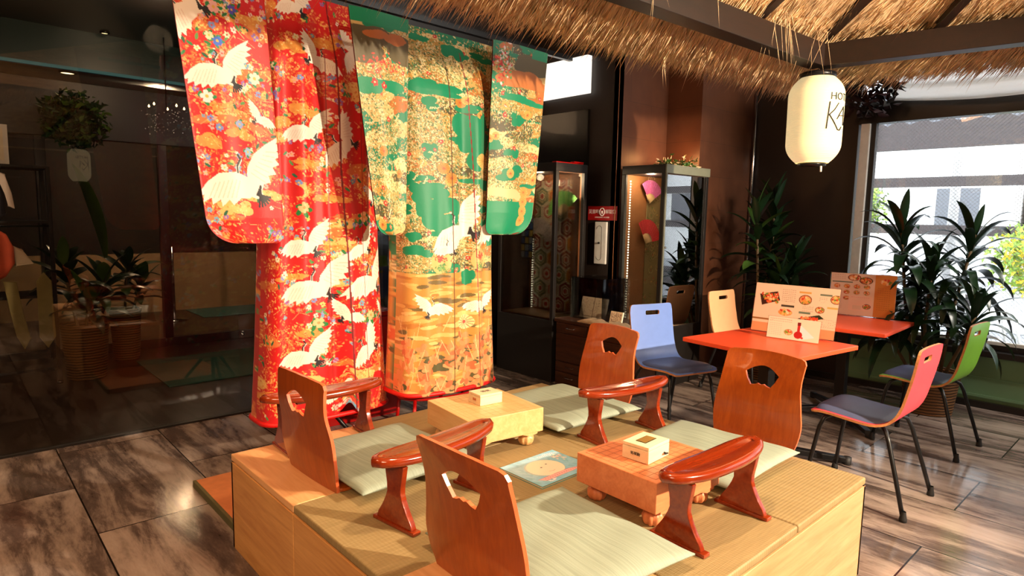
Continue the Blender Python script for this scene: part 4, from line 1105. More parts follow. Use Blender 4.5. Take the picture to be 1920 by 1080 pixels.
def mum(c, x, y, r, col, dark, rr=rnd):
    c.ell(x, y, r, r*0.9, col)
    for k in range(14):
        a = 2*PI*k/14; c.line([(x+r*0.3*math.cos(a), y+r*0.3*math.sin(a)), (x+r*0.95*math.cos(a), y+r*0.86*math.sin(a))], r*0.045, dark, 0.8)
    c.ell(x, y, r*0.25, r*0.22, dark)
def cloud(c, x, y, w_, h_, col, metal=0.5, rr=rnd, al=1):
    for k in range(7): c.ell(x+rr.uniform(-.5, .5)*w_, y+rr.uniform(-.35, .35)*h_, w_*rr.uniform(.22, .42), h_*rr.uniform(.22, .42), col, 0, al, metal)
def speckle(c, x, y, w_, h_, cols, n, r, rr, metal=0.3):
    for k in range(n):
        c.ell(x+rr.gauss(0, .33)*w_, y+rr.gauss(0, .33)*h_, r*rr.uniform(.5, 1.5), r*rr.uniform(.3, .8), rr.choice(cols), rr.uniform(0, 3), 0.95, metal)
GOLDS = [(232, 150, 60), (246, 190, 96), (222, 110, 50), (250, 214, 140)]
def red_ground(c, seed, dens=1.0):
    rr = random.Random(seed); W_, H_ = c.w, c.h
    for k in range(int(34*W_*H_*dens)+3):
        speckle(c, rr.uniform(0, W_), rr.uniform(0, H_), rr.uniform(.12, .26), rr.uniform(.06, .14), [(226, 96, 48), (236, 130, 60), (214, 70, 44), (246, 176, 100)], 150, 0.007, rr)
    for k in range(int(20*W_*H_*dens)+2):
        x, y = rr.uniform(0, W_), rr.uniform(0, H_)
        cloud(c, x, y, rr.uniform(.08, .16), rr.uniform(.035, .07), rr.choice([(238, 158, 72), (246, 196, 116), (228, 120, 60)]), 0.5, rr, 0.85)
        speckle(c, x, y, .12, .06, GOLDS, 40, 0.006, rr, 0.6)
    for k in range(int(70*W_*H_*dens)+4):
        x, y = rr.uniform(0, W_), rr.uniform(0, H_); n = rr.randint(2, 6)
        for j in range(n):
            xx, yy = x+rr.gauss(0, .03), y+rr.gauss(0, .022)
            if rr.random() < 0.35: c.ell(xx, yy, 0.016, 0.007, rr.choice([(40, 130, 70), (90, 150, 80), (30, 100, 70)]), rr.uniform(0, 3))
            else: flower(c, xx, yy, rr.uniform(.009, .019), rr.choice([(250, 226, 214), (244, 170, 160), (120, 150, 214), (250, 236, 200), (150, 110, 190), (246, 200, 110), (236, 120, 110), (110, 170, 200)]), rr.choice([(240, 200, 90), (200, 60, 60)]), 7, rr)
    for k in range(int(60*W_*H_)):
        x, y = rr.uniform(0, W_), rr.uniform(0, H_); a = rr.uniform(-1, 1); c.line([(x, y), (x+.05*math.cos(a), y+.05*math.sin(a))], 0.0012, (240, 190, 120), 0.8, 0.5)
def green_ground(c, seed, lower=0.0):
    """lower: 0 above .. 1 golden river part starts at this height fraction"""
    rr = random.Random(seed); W_, H_ = c.w, c.h; yl = H_*lower if lower else H_*2
    for k in range(int(95*W_*H_)+4):
        x, y = rr.uniform(0, W_), rr.uniform(0, min(H_, yl)); 
        col = rr.choice([(206, 168, 96), (222, 190, 124), (188, 112, 48), (84, 78, 48), (236, 212, 150), (196, 150, 70)])
        cloud(c, x, y, rr.uniform(.12, .26), rr.uniform(.05, .12), col, 0.5, rr)
    for k in range(int(60*W_*H_)+3):
        x, y = rr.uniform(0, W_), rr.uniform(0, min(H_, yl)); speckle(c, x, y, .18, .14, [(226, 206, 150), (110, 150, 90), (240, 226, 180), (190, 150, 80), (60, 110, 70), (214, 176, 100), (150, 120, 60)], 240, 0.0055, rr, 0.5)
    for k in range(int(15*W_*H_)+2):
        x, y = rr.uniform(0, W_), rr.uniform(0, min(H_, yl)); cloud(c, x, y, rr.uniform(.08, .17), rr.uniform(.03, .07), (0, 140, 96), 0, rr)
    for k in range(int(30*W_*H_)):
        x, y = rr.uniform(0, W_), rr.uniform(0, min(H_, yl)); flower(c, x, y, rr.uniform(.010, .018), rr.choice([(206, 44, 40), (214, 60, 50), (236, 120, 80)]), (250, 226, 180), 7, rr)
    for k in range(int(16*W_*H_)):
        x, y = rr.uniform(0, W_), rr.uniform(0, min(H_, yl)); mum(c, x, y, rr.uniform(.022, .036), rr.choice([(240, 186, 96), (230, 150, 60)]), (190, 90, 40), rr)
    for k in range(int(40*W_*H_)):
        x, y = rr.uniform(0, W_), rr.uniform(0, min(H_, yl)); a = rr.uniform(-1.2, 0.3)
        for j in range(5): c.ell(x+j*.010*math.cos(a), y+j*.010*math.sin(a), .008, .003, (236, 220, 170), a+rr.choice([-.9, .9]), 1, 0.5)
    if lower:
        c.rect(0, yl, W_, H_, (214, 150, 70), 1, 0.5)
        n = int(150*(H_-yl)*W_/0.5)
        for k in range(n):
            x, y = rr.uniform(0, W_), rr.uniform(yl-.03, H_); c.ell(x, y, rr.uniform(.03, .09), rr.uniform(.006, .014), rr.choice([(230, 176, 96), (244, 204, 130), (196, 124, 54), (110, 96, 54), (236, 190, 110)]), rr.uniform(-.12, .12), 0.95, 0.6)
        for k in range(int(60*(H_-yl)*W_/0.5)):
            x, y = rr.uniform(0, W_), yl+(H_-yl)*rr.uniform(.35, 1)**0.7
            if rr.random() < 0.3: cloud(c, x, y, .1, .04, (92, 88, 50), 0.3, rr)
            for j in range(5):
                a = 2*PI*j/5+rr.random(); c.ell(x+.022*math.cos(a), y+.018*math.sin(a), .026, .014, rr.choice([(236, 140, 84), (226, 112, 66), (244, 168, 110), (232, 150, 96)]), a, 1, 0.2)
        for k in range(40):
            x, y = rr.uniform(0, W_), rr.uniform(yl+.4*(H_-yl), H_); c.line([(x, y), (x+rr.uniform(-.04, .04), y-.09)], .0013, (246, 222, 160), .9, .5)

def kimono(name, cx, cy, z_top, z_hem, a_of, b_of, front, back, sleeves, label, pleats, hem_mat, split=None):
    """hanging kimono: body tube with painted front, two sleeves"""
    t = empty(name, (cx, cy, 0), 0, label, 'kimono')
    H = z_top-z_hem
    def prof(v):                                             # v: metres below the top
        return smooth_interp([p[0] for p in a_of], [p[1] for p in a_of], v), smooth_interp([p[0] for p in b_of], [p[1] for p in b_of], v)
    va = np.linspace(0, H, 200); AA = np.array([prof(v)[0] for v in va]); BB = np.array([prof(v)[1] for v in va])
    def fn(sign):
        def f(X, Y):
            u = X/front.w; A = np.interp(Y, va, AA); B = np.interp(Y, va, BB); th = PI*u
            x = -A*np.cos(th)*sign; y = -B*np.sin(th)**0.42*sign
            k = np.clip(Y/0.5, 0.15, 1)
            if sign > 0:
                for u0, w0, am, du in pleats: y = y - am*k*np.exp(-((u-u0-du*Y/H)/w0)**2)
            y = y - 0.006*np.sin(u*38+Y*2)*np.sin(th)*k
            if split and sign > 0:
                g_ = np.exp(-((u-split[0])/0.03)**2)*np.clip((Y-(H-split[1]))/split[1], 0, 1); z = z_top-Y+g_*0.07
            else: z = z_top-Y
            z = z + 0.012*np.cos(th)**2*0
            return x, y, z
        return f
    mat = M['cloth_print']
    front.mesh('body_front', fn(1), mat, t); back.mesh('body_back', fn(-1), mat, t)
    # hem roll
    pts = []
    A, B = AA[-1], BB[-1]
    for k in range(73):
        th = 2*PI*k/72; s = 1 if math.sin(th) >= 0 else -1
        pts.append((-A*math.cos(th), -s*B*abs(math.sin(th))**0.42, z_hem+0.004))
    MB().tube(pts, 0.014, 8, cap=False).build('hem_lining', hem_mat, t)
    for (cv_, q, y0, ro, inner_right) in sleeves:
        (xa0, xb0, zt), (xa1, xb1, zb) = q          # outer/inner x at top and at bottom, world
        W_, H_ = cv_.w, cv_.h
        def sf(off):
            def f(X, Y):
                s = X/W_; tt = Y/H_
                xo = xa0+(xa1-xa0)*tt; xi = xb0+(xb1-xb0)*tt
                dist = np.clip((Y-(H_-ro))/ro, 0, 1); cut = ro*(1-np.sqrt(np.clip(1-dist**2, 0, 1)))
                sg = np.sign(xi-xo); xo = xo+sg*cut; d2 = np.clip((Y-(H_-0.05))/0.05, 0, 1); xi = xi-sg*0.05*(1-np.sqrt(np.clip(1-d2**2, 0, 1)))
                x = (xo+(xi-xo)*s) if not inner_right else (xi+(xo-xi)*s)
                z = zt+(zb-zt)*tt
                y = y0+off*np.clip(1.02-dist*0.9, 0.1, 1)*np.clip(np.sin(PI*np.clip(s, .02, .98)), 0, 1)**0.5 + 0.010*np.sin(s*9+1.0)*np.clip(tt*2, .2, 1)
                return x-cx, y-cy, z
            return f
        cv_.mesh('sleeve', sf(-0.018), mat, t)
        b2 = Canvas(W_, H_, 0.02, (150, 40, 30)); b2.mesh('sleeve_back', sf(0.018), mat, t, flip=True)
    return t

# --- red kimono (painted panels follow the woven design: cranes over flowers)
RZ = lambda px: 2.585-0.002925*px                            # height of a row of the cloth
Hr = 2.56-0.252
rf = Canvas(0.90, Hr, 0.0032, (216, 20, 24))
red_ground(rf, 5, 1.0)
def U(px):                                                   # column of the cloth along the wrapped width
    f = min(0.985, max(0.015, (px-485)/222)); return math.acos(1-2*f)/PI*0.90
def Vr(py): return 2.56-RZ(py)
for k in range(16): rf.ell(random.Random(k).uniform(0, .9), random.Random(k+50).uniform(0.1, 2.2), 0.07, 0.035, (216, 18, 22), 0.3)
for px, py, s, r, fx in ((540, 30, .22, 0, 1), (575, 122, .22, .3, -1), (553, 255, .24, 0, 1), (618, 272, .25, -.75, 1), (645, 100, .20, -1.0, 1), (545, 462, .26, 0, 1), (655, 468, .2, -.3, 1),
                         (565, 540, .34, .0, 1), (675, 535, .34, -.1, 1), (622, 600, .17, .1, -1), (545, 668, .26, 0, 1), (660, 668, .24, -.6, 1), (690, 190, .18, -.3, 1), (686, 372, .16, -.2, -1), (700, 602, .14, 0, -1), (600, 760, .12, 0, 1)):
    crane(rf, U(px), Vr(py), s, r, fx)
for px, py in ((565, 610), (668, 605), (540, 395), (660, 410)):
    x, y = U(px), Vr(py)
    for k in range(5): rf.ell(x+.03*math.cos(k*1.3), y+.026*math.sin(k*1.3)+.012, .02, .012, (30, 130, 60), k)
    flower(rf, x, y, .03, (250, 196, 140), (240, 150, 80), 10)
for px in (590, 655): rf.line([(U(px), 0.3), (U(px)+.01, Hr)], .0016, (130, 20, 20))
rf.line([(U(607), 0), (U(612), .9), (U(622), 1.4), (U(628), Hr)], .004, (120, 4, 8))
rb = Canvas(0.90, Hr, 0.01, (190, 20, 24)); red_ground(rb, 9, 0.7)
s1 = Canvas(0.42, 1.31, 0.0030, (216, 20, 24)); red_ground(s1, 21, 1.35)
def S1(px, py):
    v = (py+5)/455*1.29; t_ = v/1.31; l = 318+75*t_; r = 487+38*t_; return ((px-l)/(r-l)*0.42, v)
for px, py, s, r, fx, sxx in ((350, 78, .30, -.75, 1, 1), (410, 172, .30, 0, 1, 1), (452, 350, .42, 0.0, 1, 1), (480, 240, .14, .2, -1, 1)):
    x, y = S1(px, py); crane(s1, x, y, s, r, fx)
for px, py, rad, col in ((405, 48, .034, (250, 220, 130)), (396, 72, .028, (246, 190, 190)), (428, 70, .022, (90, 80, 200)), (402, 125, .024, (60, 110, 220)), (388, 118, .02, (250, 220, 180)), (470, 175, .03, (250, 226, 210)), (385, 215, .03, (245, 235, 235)), (440, 255, .02, (150, 170, 220)), (455, 300, .02, (150, 190, 220))):
    x, y = S1(px, py)
    for k in range(4): s1.ell(x+rad*math.cos(k*1.7), y+rad*math.sin(k*1.7), rad*.5, rad*.3, (40, 140, 80), k)
    flower(s1, x, y, rad, col, (240, 190, 90), 11)
s2 = Canvas(0.30, 1.25, 0.006, (216, 20, 24)); red_ground(s2, 33, 1.3); crane(s2, .12, .9, .24)
kimono('red_kimono', 0.785, 2.62, 2.56, 0.252, [(0, .30), (0.5, .335), (1.3, .335), (1.9, .36), (2.4, .39)], [(0, .05), (0.35, .14), (1.3, .17), (2.4, .19)], rf, rb,
       [(s1, ((-0.025, 0.40, 2.56), (0.125, 0.49, 1.245)), 2.40, 0.13, False), (s2, ((1.34, 1.0, 2.56), (1.30, 1.06, 1.30)), 2.66, 0.1, True)],
       'long red kimono with white cranes and gold flowers hanging at the left', [(0.33, .05, .022, .02), (0.46, .03, -.022, .05), (0.56, .045, .028, .04), (0.72, .05, .02, -.02), (0.17, .05, .014, 0)], M['red_lining'], (0.56, 0.5))
st = empty('kimono_stand', (0.785, 2.62, 0), 0, 'black metal stand carrying the red kimono', 'stand', None)
b = MB().tube([(0, 0, 0.02), (0, 0, 2.46)], 0.014, 12); b.build('pole', M['black_metal'], st)
MB().tube([(-0.70, 0, 2.47), (0.52, 0, 2.47)], 0.012, 12).build('crossbar', M['black_metal'], st)
for dx, dy in ((-.2, -.12), (.2, -.12), (0, .22)): MB().tube([(0, 0, 0.3), (dx, dy, 0.008)], 0.012, 10).build('leg', M['black_metal'], st)

# --- green and gold kimono
Hg = 2.47-0.34
gf = Canvas(0.86, Hg, 0.0028, (0, 132, 92)); green_ground(gf, 12, 0.66)
def Ug(px):
    f = min(0.985, max(0.015, (px-750)/170)); return math.acos(1-2*f)/PI*0.86
def Vg(py): return (py-40)*0.00293
rr = random.Random(4)
for x0, y0, x1, y1 in ((765, 150, 830, 172), (825, 60, 850, 90), (842, 200, 885, 262), (850, 245, 890, 300), (762, 340, 800, 378), (755, 380, 812, 430), (850, 330, 915, 352), (790, 395, 825, 432), (845, 520, 862, 545)):
    cloud(gf, (Ug(x0)+Ug(x1))/2, (Vg(y0)+Vg(y1))/2, abs(Ug(x1)-Ug(x0))*1.0, (y1-y0)*.0031, (0, 142, 98), 0, rr)
for px, py in ((880, 290),): mum(gf, Ug(px), Vg(py), .05, (244, 196, 110), (206, 150, 60))
for px, py in ((800, 497), (876, 495)):
    x, y = Ug(px), Vg(py); gf.ell(x, y, .06, .07, (226, 190, 120), 0, 1, .5); speckle(gf, x, y-.02, .06, .04, [(200, 50, 44), (220, 80, 60)], 60, .006, rr, 0); speckle(gf, x+.01, y+.04, .05, .03, [(120, 170, 90), (80, 140, 80)], 60, .006, rr, 0)
for px, py, s, r, fx in ((838, 430, .34, -.35, 1), (905, 425, .3, -.3, 1), (785, 590, .2, -.2, -1), (880, 590, .2, .2, 1), (815, 470, .16, 0, 1)):
    crane(gf, Ug(px), Vg(py), s, r, fx)
for px in (822, 880): gf.line([(Ug(px), 0.2), (Ug(px), Hg)], .0016, (90, 50, 30))
gf.line([(Ug(850), 0.1), (Ug(862), .8), (Ug(870), 1.7), (Ug(871), Hg)], .0022, (150, 20, 30))
mum(gf, Ug(848), Vg(625), .05, (250, 226, 160), (214, 80, 70))
gb = Canvas(0.86, Hg, 0.01, (0, 120, 84)); green_ground(gb, 19, 0.66)
g1 = Canvas(0.34, 1.16, 0.003, (0, 132, 92)); green_ground(g1, 41)
g1.rect(0, 0, .34, .07, (0, 150, 104)); cloud(g1, .16, .16, .34, .16, (96, 84, 52), .3, rr); cloud(g1, .2, .12, .16, .06, (196, 112, 50), .4, rr); speckle(g1, .15, .26, .2, .08, [(214, 60, 44), (230, 110, 60)], 80, .008, rr)
cloud(g1, .12, .37, .22, .08, (0, 142, 98), 0, rr); flower(g1, .10, .36, .022, (206, 40, 40), (250, 220, 170)); flower(g1, .16, .37, .02, (206, 40, 40), (250, 220, 170))
g2 = Canvas(0.44, 1.17, 0.003, (0, 132, 92)); green_ground(g2, 43)
g2.rect(0, .96, .44, 1.17, (0, 146, 100)); cloud(g2, .3, .10, .3, .10, (100, 88, 54), .3, rr); cloud(g2, .22, .2, .3, .1, (196, 116, 56), .4, rr); cloud(g2, .3, .33, .3, .05, (0, 142, 98), 0, rr); cloud(g2, .2, .92, .24, .07, (236, 206, 150), .4, rr)
for k in range(4): mum(g2, .33, .90+.06*k, .04, (240, 176, 90), (214, 120, 60))
g2.rect(.30, 0, .44, .06, (0, 150, 104)); speckle(g2, .07, .14, .10, .2, [(214, 40, 40), (240, 100, 60), (240, 226, 220), (60, 160, 90)], 120, .009, rr)
kimono('green_kimono', 1.475, 2.38, 2.47, 0.34, [(0, .385), (0.4, .36), (1.2, .33), (1.7, .335), (2.2, .355)], [(0, .05), (0.35, .14), (1.2, .17), (2.2, .20)], gf, gb,
       [(g1, ((0.747, 1.10, 2.44), (0.915, 1.08, 1.29)), 2.185, 0.07, False), (g2, ((2.165, 1.70, 2.46), (2.04, 1.67, 1.29)), 2.185, 0.14, True)],
       'green and gold brocade kimono hanging right of the red kimono', [(0.40, .05, .02, .03), (0.52, .035, -.022, .05), (0.62, .045, .026, .03), (0.25, .06, .014, 0), (0.8, .06, .014, 0)], M['red_lining'])
st = empty('kimono_stand', (1.475, 2.38, 0), 0, 'red metal ring stand carrying the green and gold kimono', 'stand', None)
rg = MB(); rg.tube([(0.30*math.cos(2*PI*k/48), 0.17*math.sin(2*PI*k/48), 0.30) for k in range(49)], 0.010, 8, cap=False); rg.build('ring', M['red_lacquer'], st)
for a in (0.6, 2.5, 3.7, 5.5): MB().tube([(0.3*math.cos(a), 0.17*math.sin(a), 0.30), (0.33*math.cos(a), 0.2*math.sin(a), 0.008)], 0.011, 8).build('leg', M['red_lacquer'], st)
MB().tube([(0, 0, 0.02), (0, 0, 2.36)], 0.013, 12).build('pole', M['red_lacquer'], st)
MB().tube([(-0.68, 0, 2.38), (0.66, 0, 2.38)], 0.011, 12).build('crossbar', M['red_lacquer'], st)
for z0, lab in ((0.0, 'glossy red lacquered box on the floor behind the two kimonos, lower of two'), (0.372, 'glossy red lacquered box stacked on another behind the two kimonos, upper of two')):
    t = empty('lacquer_box', (1.20, 3.12, z0), 0, lab, 'box', 'red lacquered boxes')
    MB().box(-0.32, 0.32, -0.16, 0.16, 0, 0.33).build('box_body', M['red_lacquer'], t, 0.004)
    MB().box(-0.315, 0.315, -0.155, 0.155, 0.333, 0.365).build('lid', M['red_lacquer'], t, 0.004)

# ================================================================== DISPLAY CABINETS
def fan_fold(name, loc, R_, a0, a1, c_out, c_in, label, nrm='x', rot=0.0, hole=False):
    """folding fan standing in the Y-Z plane (nrm x)"""
    t = empty(name, loc, 0, label, 'fan', 'folding fans in the display cabinets')
    n = 22; vs = []; fs = []
    for k in range(2*n+1):
        a = a0+(a1-a0)*k/(2*n); dz = 0.004*(k % 2)
        for r in (0.42*R_, R_): vs.append((-dz, r*math.cos(a), r*math.sin(a)))
    cvs = Canvas(1, 1, 0.012, c_out); r_ = random.Random(len(label))
    for k in range(140): cvs.ell(r_.random(), r_.random(), .02, .012, tuple(min(255, int(v*1.25)+30) for v in c_out), r_.uniform(0, 3), .7)
    for k in range(24): cvs.line([(k/24, 0), (k/24, 1)], .004, tuple(int(v*0.8) for v in c_out))
    cvs.mesh('leaf', lambda X, Y: (-0.004*np.abs(((X*22) % 1)*2-1), -(0.42*R_+(1-Y)*0.58*R_)*np.cos(a0+(a1-a0)*X), (0.42*R_+(1-Y)*0.58*R_)*np.sin(a0+(a1-a0)*X)), M['print'], t)
    if not hole:
        m = MB()
        for k in range(n):
            a = a0+(a1-a0)*(k+.5)/n
            m.tube([(0.002, 0, 0), (0.002, -0.46*R_*math.cos(a), 0.46*R_*math.sin(a))], 0.0035, 5)
        m.build('ribs', c_in, t)
    return t
M['bamboo'] = plain('bamboo', (226, 190, 140), 0.5)
def hex_cloth(w_, h_, res=0.005):
    c = Canvas(w_, h_, res, (172, 108, 50)); r_ = random.Random(2); s = 0.095; j = 0; y = 0
    pal = [((150, 34, 26), (214, 190, 160)), ((206, 140, 50), (170, 70, 36)), ((112, 118, 80), (196, 176, 130)), ((196, 176, 150), (190, 60, 40))]
    while y < h_+s:
        x = (s*0.87 if j % 2 else 0)
        i = 0
        while x < w_+s:
            p, q = pal[(i*3+j*2) % 4] if (i+j) % 2 else pal[(j) % 4]
            for rad, col in ((1.0, (214, 200, 170)), (0.9, p), (0.66, q), (0.52, p), (0.40, (230, 216, 190)), (0.26, (190, 60, 40))):
                c.poly([(x+s*rad*math.sin(k*PI/3), y+s*rad*math.cos(k*PI/3)) for k in range(6)], col)
            x += s*1.74; i += 1
        y += s*1.5; j += 1
    return c
def cabinet(name, x0, x1, y0, y1, H, zb, label, door_side, side_c=(60, 40, 30), ajar=0.0):
    t = empty(name, (x0, y0, 0), 0, label, 'display cabinet')
    dx, dy = x1-x0, y1-y0; p = 0.035
    MB().box(0, dx, 0, dy, 0, zb).build('base', M['black_frame'], t, 0.003)
    MB().box(0, dx, 0, dy, H-0.07, H).build('top', M['black_frame'], t, 0.003)
    for (a, b_) in ((0, 0), (dx-p, 0), (0, dy-p), (dx-p, dy-p)): MB().box(a, a+p, b_, b_+p, zb, H-0.07).build('post', M['black_frame'], t, 0.002)
    MB().box(p, dx-p, p, dy-p, zb, zb+0.012).build('shelf', plain('cabinet_shelf_'+name, (150, 120, 90), 0.5), t)
    MB().box(dx-0.02, dx-0.005, p, dy-p, zb, H-0.07).build('back_panel', plain('cabinet_back_'+name, (150, 96, 56), 0.6), t)
    MB().box(p, dx-p, dy-0.02, dy-0.008, zb, H-0.07).build('side_panel', plain('cabinet_side_'+name, side_c, 0.6), t)
    g1_ = MB().box(0.010, 0.015, p, dy-p, zb, H-0.07).build('glass_side', M['case_glass'], t)
    g2_ = (MB().box(0, dx-2*p, 0, 0.005, zb+0.004, H-0.075, M=T(p, 0.050, 0, rz=math.radians(-ajar)))).build('glass_front', door_side, t)
    return t
H1 = 1.86
c1 = cabinet('display_cabinet', 2.97, 3.36, 2.85, 3.56, H1, 0.53, 'tall black glass display cabinet left of the dark wall corner, partly behind the green kimono', M['case_glass'])
def led(t, pts):
    m = MB()
    for (a, b_) in pts:
        a, b_ = Vector(a), Vector(b_); n = int((b_-a).length/0.022)
        for k in range(n+1):
            p = a.lerp(b_, k/n); m.box(p.x-.003, p.x+.003, p.y-.003, p.y+.003, p.z-.005, p.z+.005)
    return m.build('light_strip', M['led'], t)
led(c1, [((0.05, 0.045, 0.56), (0.05, 0.045, 1.74)), ((0.33, 0.60, 0.56), (0.33, 0.60, 1.2))])
cb_ = cabinet('display_cabinet', 3.47, 4.12, 2.13, 2.56, 1.845, 0.51, 'tall black glass display cabinet with mirror-like front, behind the blue chair', glass('cabinet_door_glass', (0.35, 0.35, 0.34), 0.42), (150, 100, 60), 3.6)
MB().box(0.0, 0.65, -0.012, 0.0, 1.775, 1.845).build('door_frame', plain('grey_green_frame', (120, 122, 104), 0.35), cb_, 0.002)
MB().box(0.0, 0.016, -0.012, 0.0, 0.53, 1.775).build('door_frame', plain('grey_green_frame_2', (110, 112, 98), 0.35), cb_, 0.002)
kn = MB().lathe([(0, 0), (0.008, 0), (0.008, 0.016), (0, 0.018)], 12, M=T(0.03, -0.0, 1.18, rx=PI/2)); kn.build('lock', M['chrome'], cb_)
led(cb_, [((0.05, 0.375, 0.54), (0.05, 0.375, 1.72)), ((0.60, 0.03, 0.54), (0.60, 0.03, 1.74))])
MB().box(0.597, 0.612, 0.018, 0.033, 0.53, 1.77).build('light_strip_rail', M['chrome'], cb_)
hx = hex_cloth(0.46, 1.18); t = hx.flat('brocade_panel', M['print'], None, (3.335, 3.46, 1.74), (0, -1, 0), (0, 0, -1)); tag(t, 'hexagon patterned brocade cloth hanging inside the left display cabinet', 'fabric'); t.modifiers.new('s', 'SOLIDIFY').thickness = 0.004
vine = Canvas(0.20, 1.15, 0.004, (138, 124, 84)); r_ = random.Random(8)
for k in range(60):
    x, y = r_.uniform(0, .2), r_.uniform(0, 1.15); vine.line([(x+.03*math.cos(a*.5), y+.03*math.sin(a*.5)) for a in range(9)], .002, r_.choice([(186, 176, 120), (110, 100, 60), (170, 150, 90)]))
    vine.ell(x, y, .012, .006, r_.choice([(100, 120, 60), (190, 160, 90), (170, 90, 60)]), r_.uniform(0, 3))
t = vine.flat('brocade_panel', M['print'], None, (3.80, 2.532, 1.70), (1, 0, 0), (0, 0, -1)); tag(t, 'olive vine patterned brocade cloth hanging inside the right display cabinet', 'fabric'); t.modifiers.new('s', 'SOLIDIFY').thickness = 0.004
fan_fold('folding_fan', (3.26, 3.02, 1.44), 0.20, math.radians(40), math.radians(185), (120, 190, 90), M['bamboo'], 'light green folding fan in the left display cabinet')
fan_fold('folding_fan', (3.27, 3.36, 1.16), 0.24, math.radians(10), math.radians(150), (200, 180, 170), M['bamboo'], 'pale grey and pink folding fan in the left display cabinet', hole=True)
fan_fold('folding_fan', (3.795, 2.500, 1.545), 0.20, math.radians(30), math.radians(128), (206, 100, 160), M['bamboo'], 'purple pink folding fan, upper fan in the right display cabinet').rotation_euler = (0, 0, math.radians(90))
fan_fold('folding_fan', (3.755, 2.495, 1.195), 0.21, math.radians(8), math.radians(125), (214, 52, 60), M['bamboo'], 'red and white folding fan, lower fan in the right display cabinet').rotation_euler = (0, 0, math.radians(90))
qd = Canvas(0.16, 0.40, 0.004, (30, 30, 34))
for i in range(3):
    for j in range(6): qd.rect(.006+i*.052, .006+j*.066, .052+i*.052, .062+j*.066, [(70, 100, 150), (200, 170, 90), (150, 160, 170)][(i+j) % 3])
t = qd.flat('woven_sample', M['print'], None, (3.22, 3.53, 1.42), (0, -1, 0), (0, 0, -1)); tag(t, 'blue and yellow checked woven cloth in the left display cabinet', 'fabric'); t.modifiers.new('s', 'SOLIDIFY').thickness = 0.004
lamp('cabinet_top_light', 'POINT', (3.95, 2.36, 1.95), 3.5, (1.0, 0.42, 0.14), size=0.04)
lamp('cabinet_left_light', 'POINT', (3.12, 3.20, 1.755), 20, WARM, size=0.03); lamp('cabinet_right_light', 'POINT', (3.60, 2.36, 1.74), 7, WARM, size=0.03)
for (x, y, z, L, lab) in ((3.02, 2.9, H1, 0.34, 'thin red folded ribbon lying on top of the left display cabinet'),):
    m = MB().box(x, x+L, y, y+0.05, z+0.001, z+0.014); m.box(x+L*0.6, x+L*0.95, y-0.02, y+0.03, z+0.014, z+0.024); tag(m.build('ribbon', M['red_lacquer'], None, 0.003), lab, 'ribbon')
bush_ = bush('dried_wreath', (3.85, 2.3, 1.875), 0.17, 240, None, None, [M['leaf_mid'], M['straw']], None, 0.05, 0.10)
tag(bush_, 'flat dried leaf garland lying on top of the right display cabinet', 'garland')
# red door sign, white call panel
sg = empty('wall_sign', (3.497, 2.78, 1.45), 0, 'red wall sign with white Japanese lettering on the dark wall', 'sign')
MB().box(-0.006, 0, -0.165, 0.165, -0.062, 0.062).build('plate', plain('sign_red', (176, 26, 26), 0.4), sg, 0.002)
MT = T(-0.0065, 0, 0, rz=-PI/2) @ Matrix.Rotation(PI/2, 4, 'X'); M['sign_white'] = plain('sign_white', (240, 232, 228), 0.5)
text_mesh('lettering', '災害時', 0.040, M['sign_white'], sg, MT @ T(-0.094, 0.012, 0)); text_mesh('lettering', '解錠口', 0.040, M['sign_white'], sg, MT @ T(0.094, 0.012, 0))
text_mesh('lettering', 'EMERGENCY ACCESS', 0.017, M['sign_white'], sg, MT @ T(0, -0.036, 0))
rg = MB(); rg.tube([(-0.008, 0.026*math.cos(2*PI*k/32), 0.012+0.032*math.sin(2*PI*k/32)) for k in range(33)], 0.005, 6, cap=False); rg.tube([(-0.008, 0, 0.022), (-0.008, 0, -0.005)], 0.008, 8); rg.build('emblem', M['sign_white'], sg)
cp_ = empty('call_panel', (3.497, 2.78, 1.19), 0, 'narrow white metal panel on the dark wall below the red sign', 'wall panel')
MB().box(-0.022, 0, -0.065, 0.065, -0.185, 0.185).build('panel_box', M['white_metal'], cp_, 0.004)
rc = MB(); rc.tube([(-0.023, 0.03*math.cos(a)+0.01, 0.12*(1 if math.sin(a) >= 0 else -1)+0.03*math.sin(a)) for a in [2*PI*k/32 for k in range(33)]], 0.002, 5, cap=False); rc.build('recess_rim', M['chrome'], cp_)
MB().lathe([(0, 0), (0.009, 0), (0.009, 0.01), (0, 0.01)], 12, M=T(-0.022, 0.01, 0, ry=-PI/2)).build('key_lock', M['ink'], cp_)
# thin cable down the wall
cb2 = MB().tube([(3.49, 2.64, 3.5), (3.49, 2.64, 0.02)], 0.004, 6); tag(cb2.build('trim_6', plain('copper_strip', (150, 96, 60), 0.4)), kind='structure')

